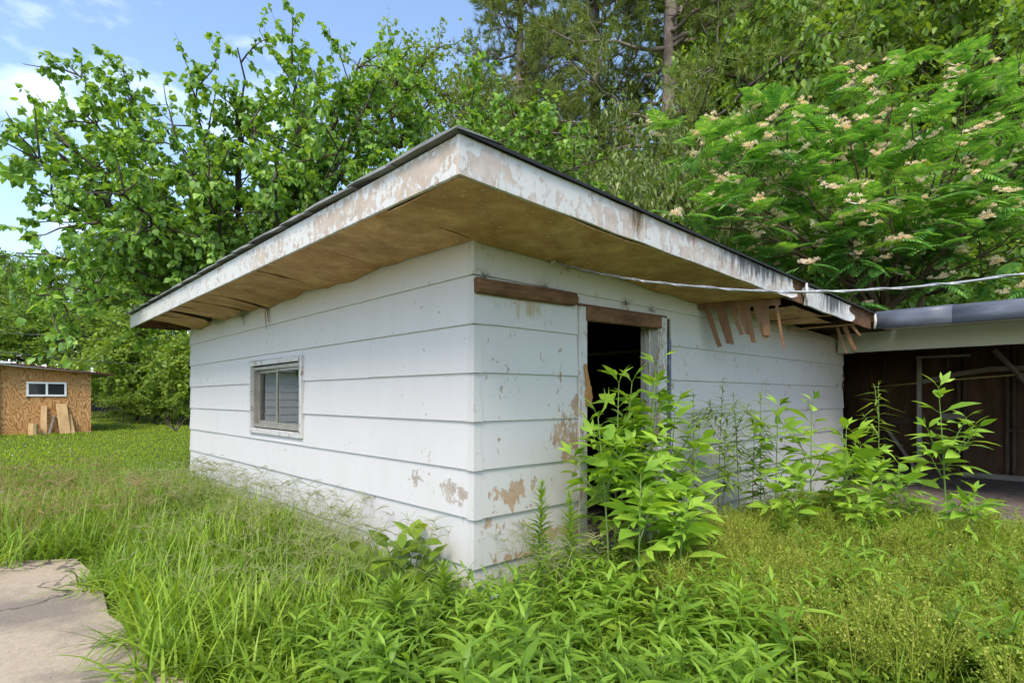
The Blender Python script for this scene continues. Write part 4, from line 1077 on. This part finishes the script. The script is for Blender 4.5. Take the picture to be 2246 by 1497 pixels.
plant_tree('shade_shrub','U',15.48,-0.84,1.29,4.22,'dark shrub in the shade beneath the mimosa and slope trees, ninth from left','shrubs under the slope trees',1.00)
plant_tree('shade_shrub','U',17.21,-1.76,1.35,1.02,'dark shrub in the shade beneath the mimosa and slope trees, tenth from left','shrubs under the slope trees',1.00)
plant_tree('leafy_shrub','S',1.79,29.02,0.71,5.40,'bright green shrub where the lawn meets the far wood, leftmost','shrubs at the far edge of the lawn',1.00)
plant_tree('leafy_shrub','S',1.62,26.45,1.02,6.06,'bright green shrub where the lawn meets the far wood, second from left','shrubs at the far edge of the lawn',1.00)
plant_tree('leafy_shrub','S',1.66,22.99,0.41,5.68,'bright green shrub where the lawn meets the far wood, third from left','shrubs at the far edge of the lawn',1.00)
plant_tree('leafy_shrub','S',2.33,24.41,1.17,3.57,'bright green shrub where the lawn meets the far wood, fourth from left','shrubs at the far edge of the lawn',1.00)
plant_tree('leafy_shrub','S',2.54,22.17,0.47,4.48,'bright green shrub where the lawn meets the far wood, fifth from left','shrubs at the far edge of the lawn',1.00)
plant_tree('leafy_shrub','S',3.40,24.10,0.96,1.33,'bright green shrub where the lawn meets the far wood, sixth from left','shrubs at the far edge of the lawn',1.00)
plant_tree('leafy_shrub','S',3.10,20.96,0.42,5.22,'bright green shrub where the lawn meets the far wood, seventh from left','shrubs at the far edge of the lawn',1.00)
plant_tree('leafy_shrub','S',3.68,21.79,1.07,3.60,'bright green shrub where the lawn meets the far wood, eighth from left','shrubs at the far edge of the lawn',1.00)
plant_tree('leafy_shrub','S',4.92,23.36,1.31,1.79,'bright green shrub where the lawn meets the far wood, ninth from left','shrubs at the far edge of the lawn',1.00)
plant_tree('pine_tree','P',15.40,8.13,1.29,0.40,'tall pine with a thick bare grey trunk above the shed roof','pines on the slope')
plant_tree('pine_tree','P',17.32,13.17,1.33,5.36,'slender pine just left of the thick-trunked pine','pines on the slope')
plant_tree('pine_tree','P',13.53,13.97,1.04,6.22,'shorter pine at the left end of the slope trees','pines on the slope')

# ------------------------------------------------------------------ grass and weeds
def inside_shed(x, y): return ((x > -.05) & (x < 9.5) & (y > -.04) & (y < 7)) | ((x > 6.9) & (y > -7))
def on_slab(x, y): return (x < -1.63-.12*np.sin(y*4.3)-.08*np.sin(y*11)) & (y < 2.72+.1*np.sin(x*6)) & (x > -5.2)
def stuff(name, V, F, mat, label, cat): 
    o = link(name, tri_mesh(name, V, F, mat)); tag(o, label, cat, None, 'stuff'); return o
BL = [blade(4, .010, .55), blade(5, .012, .95), blade(6, .011, 1.35), blade(4, .010, .3)]
def grass_patch(name, x, y, hmin, hmax, mat, label, wide=1.0, tilt=.35):
    z = hz(x, y); n_ = len(x); parts = []
    kind = rng.integers(0, 4, n_)
    for b_ in range(4):
        q = np.where(kind == b_)[0]; h = rng.uniform(hmin, hmax, len(q)) if np.isscalar(hmin) else hmin[q]*rng.uniform(.6, 1.1, len(q))
        mt = upright(len(q), rng.uniform(0, 2*np.pi, len(q)), np.abs(rng.normal(size=len(q)))*tilt)
        sc = np.stack([np.full(len(q), wide)*rng.uniform(.7, 1.3, len(q))*(.55+h), h, h], -1)
        parts.append(scatter(*BL[b_], mt, np.stack([x[q], y[q], z[q]-.01], -1), sc))
    V, F = join(parts)
    return stuff(name, V, F, mat, label, 'grass')
def pick(n_, x0, x1, y0, y1, keep=None):
    x = rng.uniform(x0, x1, n_); y = rng.uniform(y0, y1, n_)
    ok = ~inside_shed(x, y) & ~on_slab(x, y)
    if keep is not None: ok &= keep(x, y)
    return x[ok], y[ok]
def clump(x, y, sc=1.3, ph=0.): return .5+.5*np.sin(x*sc*2.1+ph+1.3*np.sin(y*sc))*np.sin(y*sc*1.7+ph*2+np.sin(x*sc*1.3))
# mown lawn: density falls with distance from the viewer
n_ = 120000
u = rng.uniform(0, 1, n_); dd = 5.0*(44/5.0)**u; th = rng.uniform(R(73), R(108), n_)
x = CAM[0]+dd*np.cos(th); y = CAM[1]+dd*np.sin(th)
ok = (y > 5.3) & ~inside_shed(x, y) & (x*.8+y*.5 < 18)
x, y, dd = x[ok], y[ok], dd[ok]
grass_patch('lawn', x, y, .04+.0022*dd, None, M['lawn'], 'bright green mown lawn stretching back to the far wood', 1.6+0*1, .5)
# white clover heads in the lawn
q = rng.choice(len(x), 500, replace=False); sel = q[(dd[q] > 7) & (clump(x[q], y[q], .5) > .4)]
DOT = (np.array([(0,0,.012),(.011,0,0),(0,.011,0),(-.011,0,0),(0,-.011,0),(0,0,-.01)]), np.array([(0,1,2),(0,2,3),(0,3,4),(0,4,1),(5,2,1),(5,3,2),(5,4,3),(5,1,4)]))
k = len(sel); stuff('clover', *scatter(*DOT, np.tile(np.eye(3), (k,1,1)), np.stack([x[sel], y[sel], hz(x[sel], y[sel])+.07], -1), rng.uniform(.7,1.3,k)), M['white'], 'tiny white clover heads dotting the lawn', 'clover')
# long grass: mound along the left wall, rough strip beyond the slab, front
x, y = pick(40000, -1.80, .0, -1.2, 7.4, lambda x, y: rng.uniform(0,1,len(x)) < .55+.45*clump(x, y))
hh = .26+.20*clump(x, y, 1.1, 2.)+.05*np.clip(x+1.5, 0, 1)
hh *= np.where(x > -.35, .72, 1.0)*np.clip(.55+(y+1.2)*.3, .55, 1.0)
grass_patch('long_grass', x, y, hh, None, M['grass'], 'long arching green grass along the window wall', 1.5, .65)
x, y = pick(22000, -5.5, .1, 2.6, 9.5, lambda x, y: (x < -.9) | (y > 6.4))
grass_patch('rough_grass', x, y, (.26+.24*clump(x, y, .9, 1.))*np.clip(1.25-.09*(y-2.6), .5, 1.1), None, M['grass'], 'tall rough grass between the slab and the lawn', 1.3, .5)
x, y = pick(8200, -5.5, -.3, 2.65, 7.5, lambda x, y: (clump(x, y, .8, 4.) > .35) & ((x < -1.2) | (y > 6.4)))
grass_patch('dry_grass', x, y, .32+.22*clump(x, y, .9, 3.), None, M['drygrass'], 'tan dried grass stalks at the edge of the slab', .55, .5)
x, y = pick(26000, -1.2, 9.0, -3.4, -.05, lambda x, y: (x < 4.1+.3*np.sin(y*4)) | ((y < -1.8) & (x < 5)))
grass_patch('mixed_grass', x, y, .13+.10*clump(x, y, 1.4), None, M['grass'], 'mixed green grass in front of the doorway', .9, .5)
# seed heads of crabgrass: a thin stalk with a fan of thin spikes
def seed_proto(seed, spikes=5):
    rg = np.random.default_rng(seed)
    P = np.zeros((1, 5, 3)); s = np.linspace(0, 1, 5); P[0, :, 2] = s; P[0, :, 1] = .18*s**2
    parts = [tubes(P, np.full((1, 5), .0030), 3)]
    Q = np.zeros((spikes, 4, 3)); a = rg.uniform(0, 2*np.pi, spikes)
    d = np.stack([np.cos(a)*.75, np.sin(a)*.75, np.full(spikes, .6)], -1)
    t = np.linspace(0, 1, 4); ln = rg.uniform(.22, .36, spikes)
    Q[:] = np.array([0, .18, 1.0]) + d[:, None]*(ln[:, None]*t)[..., None]; Q[..., 2] -= .10*t**2
    parts.append(tubes(Q, np.tile(np.array([.0032,.0042,.004,.002]), (spikes, 1)), 3))
    return join(parts)
SEED = [seed_proto(k, 4+k % 3) for k in range(5)]
def seeds(x, y, h, name, label, mat, tl=.3):
    parts = []; kd = rng.integers(0, 5, len(x)); z = hz(x, y)
    for b_ in range(5):
        q = np.where(kd == b_)[0]
        parts.append(scatter(*SEED[b_], upright(len(q), rng.uniform(0, 6.28, len(q)), np.abs(rng.normal(size=len(q)))*tl), np.stack([x[q], y[q], z[q]], -1), h[q]*rng.uniform(.75, 1.15, len(q))))
    return stuff(name, *join(parts), mat, label, 'grass')
x, y = pick(1300, -1.45, -.04, .1, 5.6, lambda x, y: rng.uniform(0,1,len(x)) < .25+.75*np.exp(-((x+.55)/.5)**2))
seeds(x, y, .36+.12*np.clip(1+x, 0, 1), 'crabgrass_heads', 'fine forked seed heads of crabgrass against the white window wall', M['seedstalk'])
x, y = pick(110, .05, 1.0, -.6, -.05)
seeds(x, y, .40+0*x, 'sparse_seed_heads', 'sparse crabgrass seed heads at the foot of the door wall', M['seedstalk'])
x, y = pick(900, -5.2, -1.0, 2.75, 7.0)
seeds(x, y, .46+0*x, 'dry_seed_heads', 'tan seed heads standing above the rough grass at left', M['drygrass'])
# small leaf cover under everything in front
x, y = pick(30000, -1.5, 7.0, -3.4, -.03, lambda x, y: ((x < 4.0+.4*np.sin(y*3)) | ((y < -1.9) & (x < 4.6))) & (rng.uniform(0,1,len(x)) < .45+.55*clump(x, y, 1.8)))
k = len(x); az = rng.uniform(0, 6.28, k); d = unit(np.stack([np.cos(az), np.sin(az), rng.uniform(-.3,.7,k)], -1))
stuff('ground_cover', *scatter(*OVAL, frames(d, unit(np.array([0,0,1.])+rand_unit(k)*.4)), np.stack([x, y, rng.uniform(.01,.16,k)], -1), rng.uniform(.035,.085,k)), M['cover'], 'low leafy ground cover in front of the shed', 'weeds')
# broadleaf weeds: leafy stems with lance-shaped leaves
def weed_proto(seed, nl=14, ll=.42, lf=LANCE, lean=.15):
    rg = np.random.default_rng(seed); s = np.linspace(0, 1, 5)
    P = np.zeros((1, 5, 3)); P[0, :, 2] = s; P[0, :, 0] = lean*s**2
    st = tubes(P, taper(P, .010, .005), 4)
    t = np.linspace(.15, 1.0, nl); az = np.arange(nl)*2.4+rg.uniform(0, 1, nl)
    o = np.stack([lean*t**2, 0*t, t], -1); el = .15+.75*t**3
    d = np.stack([np.cos(az)*np.cos(el), np.sin(az)*np.cos(el), np.sin(el)], -1)
    lv = scatter(*lf, frames(d, np.tile(np.array([0,0,1.]), (nl,1))+rg.normal(size=(nl,3))*.2), o, ll*rg.uniform(.7,1.15,nl)*(1-.45*t**4))
    return join([st, lv])
WD = [weed_proto(k) for k in range(5)]
def weeds(x, y, h, protos, name, label, mat):
    parts = []; kd = rng.integers(0, len(protos), len(x)); z = hz(x, y)
    for b_ in range(len(protos)):
        q = np.where(kd == b_)[0]
        parts.append(scatter(*protos[b_], upright(len(q), rng.uniform(0, 6.28, len(q)), np.abs(rng.normal(size=len(q)))*.22), np.stack([x[q], y[q], z[q]], -1), h[q]*rng.uniform(.7,1.2,len(q))))
    return stuff(name, *join(parts), mat, label, 'weeds')
x, y = pick(430, -1.25, 1.0, -1.9, .0, lambda x, y: (y < .15-.62*(x+1.2)) | (x > .0))
weeds(x, y, (.25+.14*clump(x, y, 1.9))*np.clip(.45+.9*np.hypot(np.maximum(-x-.0, 0)+.25*np.maximum(x,0), y), .45, 1.0), WD, 'broadleaf_weeds', 'bright lance-leaved weeds crowding the corner of the shed', M['weed'])
x, y = pick(120, .7, 3.6, -2.9, -1.2, lambda x, y: clump(x, y, 1.1, 5.) > .35)
weeds(x, y, .28+.12*clump(x, y, 2.1), WD, 'lance_leaf_weeds', 'pale lance-leaved weeds rising through the yellow peppergrass', M['weed'])
x, y = pick(110, .75, 2.1, -2.75, -1.45)
weeds(x, y, .26+.12*clump(x, y, 2.4, 3.), WD, 'pale_lance_weeds', 'pale lance-leaved weeds at the lower right edge of the picture', M['weed'])
x, y = pick(200, 2.0, 4.4, -2.9, -.6)
weeds(x, y, .30+0*x, WD, 'shaded_weeds', 'leafy weeds along the edge of the gravel', M['cover'])
DK = [weed_proto(40+k, 9, .75, OVAL, .3) for k in range(3)]
x = np.array([-.20,-.12,-.32,-.42,-.10,-.55]); y = np.array([.10,.32,.42,.22,.62,.60])
weeds(x, y, .34+0*x, DK, 'dock_weeds', 'dark broad-leaved dock at the foot of the window wall near the corner', M['cover'])
# peppergrass: fine seed-covered stems
def pepper_proto(seed):
    rg = np.random.default_rng(seed); nr = 9
    s = np.linspace(0, 1, 4)
    P = np.zeros((nr, 4, 3)); az = rg.uniform(0, 6.28, nr); z0 = rg.uniform(.25, .6, nr); ln = rg.uniform(.35, .6, nr)
    P[..., 0] = np.cos(az)[:, None]*ln[:, None]*.45*s; P[..., 1] = np.sin(az)[:, None]*ln[:, None]*.45*s; P[..., 2] = z0[:, None]+ln[:, None]*s*.8
    st0 = np.zeros((1, 4, 3)); st0[0, :, 2] = s*.8
    parts = [tubes(P, np.full((nr, 4), .004), 3), tubes(st0, np.full((1, 4), .007), 3)]
    p, t = sample(P, 24, .12, 1.0); k = len(p); p = p+rg.normal(size=(k, 3))*.022
    tri = (np.array([(-.5,0,0),(.5,0,0),(0,1,.1)]), np.array([(0,1,2)]))
    tri = (np.array([(0,0,0),(.45,.5,.1),(0,1,0),(-.45,.5,.1)]), np.array([(0,1,2),(0,2,3)]))
    parts.append(scatter(*tri, frames(rg.normal(size=(k,3)), rg.normal(size=(k,3))), p, np.full(k, .026)*rg.uniform(.6,1.3,k)))
    return join(parts)
PP = [pepper_proto(k) for k in range(4)]
x, y = pick(2600, .45, 4.3, -3.1, -.25, lambda x, y: (rng.uniform(0,1,len(x)) < .35+.65*np.exp(-((x-1.7-.35*(y+1.6))/1.2)**2)*(clump(x, y, 1.2, 1.)+.4)) & (y < -.4-.5*np.clip(1.2-x, 0, 1)))
weeds(x, y, .31+.10*clump(x, y, 1.5), PP, 'peppergrass', 'yellow-olive peppergrass covering the ground right of the doorway', M['pepper'])
NPEP = len(x)
x, y = pick(420, -1.2, 3.6, -2.6, -.2)
grass_patch('dead_stalks', x, y, .22+.14*clump(x, y, 2.), None, M['drygrass'], 'scattered dead tan stalks among the front weeds', .5, .6)
x, y = pick(5200, -1.0, 4.0, -2.9, -.1, lambda x, y: clump(x, y, 1.6, 7.) > .55)
grass_patch('arching_grass', x, y, .30+.10*clump(x, y, 2.), None, M['grass'], 'tufts of arching grass among the weeds before the doorway', 1.1, .6)

# single weeds that stand out ---------------------------------------------------
def lobed_leaf():
    c = leaf([(0,.03),(.25,.12),(.55,.17),(.8,.09),(1.0,.005)], .18, .28)
    parts = [c]
    for sg in (-1, 1):
        a = sg*R(38); rot = np.array([[[math.cos(a), -math.sin(a), 0],[math.sin(a), math.cos(a), 0],[0,0,1]]])
        parts.append(scatter(*leaf([(0,.02),(.3,.10),(.6,.12),(1.0,.005)], .18, .35), rot, np.array([[0,.16,-.004]]), np.array([.70])))
    P = np.array([[(0,-.22,.03),(0,-.1,.01),(0,.02,0)]]); parts.append(tubes(P, np.full((1,3), .012), 3))
    return join(parts)
RAG = [tri_mesh('leaf', *lobed_leaf(), M['ragweed']), tri_mesh('leaf', *join([leaf([(0,.03),(.2,.19),(.5,.24),(.8,.12),(1,.005)], .18, .32), tubes(np.array([[(0,-.22,.03),(0,-.1,.01),(0,.02,0)]]), np.full((1,3), .012), 3)]), M['ragweed'])]
RAGY = tri_mesh('leaf', *leaf([(0,.03),(.2,.17),(.5,.2),(.8,.1),(1,.005)], .5, .5), M['yellowleaf'])
def mat4(r, p, s):
    mt = Matrix.Identity(4)
    for a in range(3):
        for b in range(3): mt[a][b] = r[a, b]*s
        mt[a][3] = p[a]
    return mt
def ragweed(x, y, h, lean, nodes, ll, label, branches=0, plainleaf=.25, yellow=.06):
    root = empty('ragweed', (x, y, 0), label, 'weed', 'giant ragweed plants')
    lx, ly = lean; s = np.linspace(0, 1, 7)
    P = np.stack([lx*s**1.5, ly*s**1.5, h*s], -1)[None]
    paths = [(P, nodes, ll)]
    for b in range(branches):
        t = rng.uniform(.35, .7); o = np.array([lx*t**1.5, ly*t**1.5, h*t]); az = rng.uniform(0, 6.28); L_ = h*rng.uniform(.22, .38)
        e = o+np.array([math.cos(az)*L_*.6, math.sin(az)*L_*.6, L_*.8])
        paths.append((bezier(o[None], (o+e)[None]/2+np.array([0,0,-.03]), e[None], 5), 4, ll*.8))
    m_parts = [tubes(q, taper(q, .0085 if i_ == 0 else .005, .003), 6) for i_, (q, _, _) in enumerate(paths)]
    link('stem', tri_mesh('stem', *join(m_parts), M['stem'], True), root)
    for i_, (q, nn, l_) in enumerate(paths):
        n_pts = q.shape[1]
        for j in range(nn):
            t = (.27 if i_ == 0 else .45)+(.73 if i_ == 0 else .55)*(j/(nn-1)); f = t*(n_pts-1); a = min(int(f), n_pts-2); pt = q[0, a]*(1-(f-a))+q[0, a+1]*(f-a)
            az0 = j*1.57+rng.uniform(-.35, .35)
            for sd_ in (0, math.pi):
                top = t**4
                el = .30*(1-t)+.08+.8*top+rng.uniform(-.2, .2)
                d = np.array([math.cos(az0+sd_)*math.cos(el), math.sin(az0+sd_)*math.cos(el), math.sin(el)])
                S_ = l_*rng.uniform(.75, 1.15)*(.72+.36*math.sin(math.pi*min(1, t*.75+.1)))*(1-.30*top)
                r = frames(d[None], np.array([[0,0,1.]])+rng.normal(size=(1,3))*.38)[0]
                me_ = RAGY if (t < .35 and rng.uniform() < yellow*2.2) else RAG[1 if rng.uniform() < plainleaf else 0]
                S_ *= .7 if me_ is RAGY else 1.0
                link('leaf', me_, root, mat4(r, pt+d*S_*.22, S_))
ragweed(.96,-.36,1.37,(-.06,-.08), 7, 0.256, 'tall giant ragweed in the middle of the doorway', 5)
ragweed(1.20,-.45,1.50,(.06,-.05), 8, 0.266, 'tallest giant ragweed at the right side of the doorway', 5, .3)
ragweed(.72,-.50,1.15,(-.12,.0), 6, 0.256, 'giant ragweed leaning left over the doorway edge', 4, .35)
ragweed(.98,-.62,0.95,(.0,-.10), 6, 0.266, 'shorter giant ragweed at the front of the doorway clump', 4, .5, .12)
ragweed(1.34,-.66,0.88,(.10,-.06), 6, 0.256, 'low giant ragweed at the right front of the doorway clump', 4, .4, .12)
ragweed(1.12,-.70,0.64,(.05,-.08), 5, 0.225, 'small giant ragweed with yellowed lower leaves in front of the doorway', 3, .5, .25)
ragweed(1.08,-.30,1.38,(.0,-.12), 8, 0.244, 'giant ragweed at the back of the doorway clump', 3, .3)
ragweed(1.42,-.48,1.22,(.10,-.02), 8, 0.235, 'giant ragweed hiding the right door jamb', 3, .3)
ragweed(.66,-.76,.82,(-.03,-.04), 6, .22, 'giant ragweed nearest the viewer, left front of the doorway clump', 2, .4, .2)
ragweed(.90,-.88,.66,(.04,-.05), 6, .21, 'low giant ragweed in front of the clump with yellow lower leaves', 2, .4, .3)
ragweed(2.75,-.72,1.19,(.02,-.02), 10, 0.226, 'giant ragweed just right of the narrow-leaved goldenrods', 3)
ragweed(3.00,-.92,1.25,(.03,.0), 10, 0.226, 'giant ragweed against the far end of the white wall', 3)
ragweed(3.02,-1.18,1.01,(-.02,-.02), 9, 0.239, 'giant ragweed at the dark opening left of the spindly goldenrod', 3)
ragweed(3.45,-1.15,0.95,(.02,.02), 8, 0.239, 'giant ragweed below the spindly goldenrod', 3)
ragweed(3.15,-1.50,0.74,(.03,-.03), 8, 0.239, 'short giant ragweed with yellow leaf tips before the open shed', 3, .3, .15)
ragweed(3.78,-1.74,1.36,(-.04,.05), 10, 0.239, 'tall forked giant ragweed in front of the dark open shed', 5, .4, .15)
ragweed(2.95,-2.02,0.58,(.02,-.02), 7, 0.214, 'small giant ragweed by the gravel at right', 2)
ragweed(2.35,-1.05,0.66,(.0,.0), 8, 0.214, 'knee-high giant ragweed at the back of the peppergrass', 2)
ragweed(2.62,-1.45,0.70,(.02,-.03), 8, 0.226, 'giant ragweed seedling among the peppergrass below the others', 2)
def narrow_weed(name, x, y, h, lean, nl, ll, proto, mat, label, cat, group, el0=.35, el1=1.1, curve=0, t0=.12, rad=.005, side=0):
    root = empty(name, (x, y, 0), label, cat, group)
    s = np.linspace(0, 1, 7); P = np.stack([lean[0]*s**1.6, lean[1]*s**1.6, h*s], -1)[None]
    paths = [P]
    for b in range(side):
        t = rng.uniform(.45, .75); o = np.array([lean[0]*t**1.6, lean[1]*t**1.6, h*t]); az = rng.uniform(0, 6.28); L_ = h*rng.uniform(.15, .28)
        e = o+np.array([math.cos(az)*L_*.5, math.sin(az)*L_*.5, L_*.85]); paths.append(bezier(o[None], (o+e)[None]/2, e[None], 7))
    link('stem', tri_mesh('stem', *join([tubes(q, taper(q, rad if i_ == 0 else rad*.6, .002), 5) for i_, q in enumerate(paths)]), M['redstem'] if mat == 'goldenrod' else M['stem'], True), root)
    lv = []
    for i_, q in enumerate(paths):
        nn = nl if i_ == 0 else nl//4
        t = np.sort(rng.uniform(t0, 1.0, nn)) if mat == 'goldenrod' else np.linspace(t0, 1, nn)
        f = t*6; a = np.minimum(f.astype(int), 5); pt = q[0, a]*(1-(f-a))[:, None]+q[0, a+1]*(f-a)[:, None]
        az = np.arange(nn)*2.4+rng.uniform(0, .6, nn); el = el0+(el1-el0)*t**3+rng.uniform(-.15, .15, nn)
        d = np.stack([np.cos(az)*np.cos(el), np.sin(az)*np.cos(el), np.sin(el)], -1)
        sc = ll*rng.uniform(.75, 1.15, nn)*(.55+.6*np.sin(np.pi*np.clip(.2+.7*t, 0, 1)))*(1-.4*t**6)
        lv.append(scatter(*proto, frames(d, np.tile(np.array([0,0,1.]), (nn,1))+rng.normal(size=(nn,3))*.15), pt, sc))
    tag(link('foliage', tri_mesh('foliage', *join(lv), M[mat]), root), kind='stuff')
gr_ = 'narrow-leaved goldenrods by the white wall'
for (x, y, h, lab) in ((2.30,-.20,1.28,'leftmost narrow-leaved goldenrod against the white wall'),(2.55,-.30,1.44,'tallest narrow-leaved goldenrod against the white wall'),(2.42,-.42,1.00,'short dark goldenrod at the front of the wall group'),
                       (2.85,-.36,1.32,'narrow-leaved goldenrod third along the wall from the door'),(3.10,-.45,1.34,'rightmost narrow-leaved goldenrod of the wall group'),(2.68,-.55,1.05,'goldenrod in front of the tallest one by the wall')):
    narrow_weed('goldenrod', x, y, h, (rng.uniform(-.1,.1), rng.uniform(-.08,.04)), 64, .135, leaf([(0,.02),(.3,.085),(.65,.06),(1,.004)], .3, .75), 'goldenrod', lab, 'weed', gr_, .25, 1.1, 0, .30, .005, 3)
narrow_weed('goldenrod', 3.62,-1.28, 1.42, (.10,.03), 40, .15, leaf([(0,.02),(.3,.075),(1,.004)], .3, .8), 'horseweed', 'spindly bright goldenrod in front of the dark open shed', 'weed', None, .3, 1.0, 0, .25, .005, 2)
HW = leaf([(0,.03),(.4,.075),(1,.004)], .25, .35)
gh = 'bottlebrush horseweeds'
for (x, y, h, nl, ll, lab) in ((.17,-.40,.77,190,.105,'tall bottlebrush horseweed left of the doorway'),(.33,-.52,.70,170,.105,'second bottlebrush horseweed nearest the door frame'),(-.86,-.48,.42,150,.15,'thick bright horseweed at the bottom of the picture'),
                           (-.48,-.34,.40,110,.12,'low horseweed in front of the shed corner'),(2.08,-1.05,.55,110,.10,'horseweed behind the peppergrass'),(-.62,-.95,.22,80,.11,'small yellow-green horseweed at the bottom edge')):
    narrow_weed('horseweed', x, y, h, (rng.uniform(-.03,.03), 0), nl, ll, HW, 'horseweed', lab, 'weed', gh, .45, 1.25, 0, .22, .006)
# crumpled wrapper in the weeds
m = MB(); rg = np.random.default_rng(5); pts = rg.normal(size=(14,3))*np.array([.035,.025,.018])
bm = bmesh.new()
for q in pts: bm.verts.new(q)
bmesh.ops.convex_hull(bm, input=bm.verts); me = bpy.data.meshes.new('wrapper'); bm.to_mesh(me); bm.free()
me.materials.append(plain('silver_blue_foil', (.45,.52,.62), .25, .6, .5, .5, 40))
tag(link('wrapper', me, None, Matrix.Translation((-.20,-.46,.22))), 'crumpled silver and blue wrapper caught in the weeds', 'litter')
# twig stump on the lawn
P = np.zeros((7, 4, 3)); s = np.linspace(0, 1, 4); az = rng.uniform(0, 6.28, 7); P[..., 0] = np.cos(az)[:, None]*.35*s; P[..., 1] = np.sin(az)[:, None]*.35*s; P[..., 2] = s*rng.uniform(.3, .75, 7)[:, None]
xx, yy = 2.2, 17.5
tag(link('twiggy_stub', tri_mesh('twiggy_stub', *tubes(P, taper(P, .02, .008), 5), M['bark']), None, Matrix.Translation((xx, yy, float(hz(xx, yy))))), 'bare dark twiggy stub standing in the lawn', 'stub')
print('counts', NRED, NMIM, NPEP, 'objects', len(bpy.data.objects), 'tris', sum(len(m_.polygons) for m_ in bpy.data.meshes))
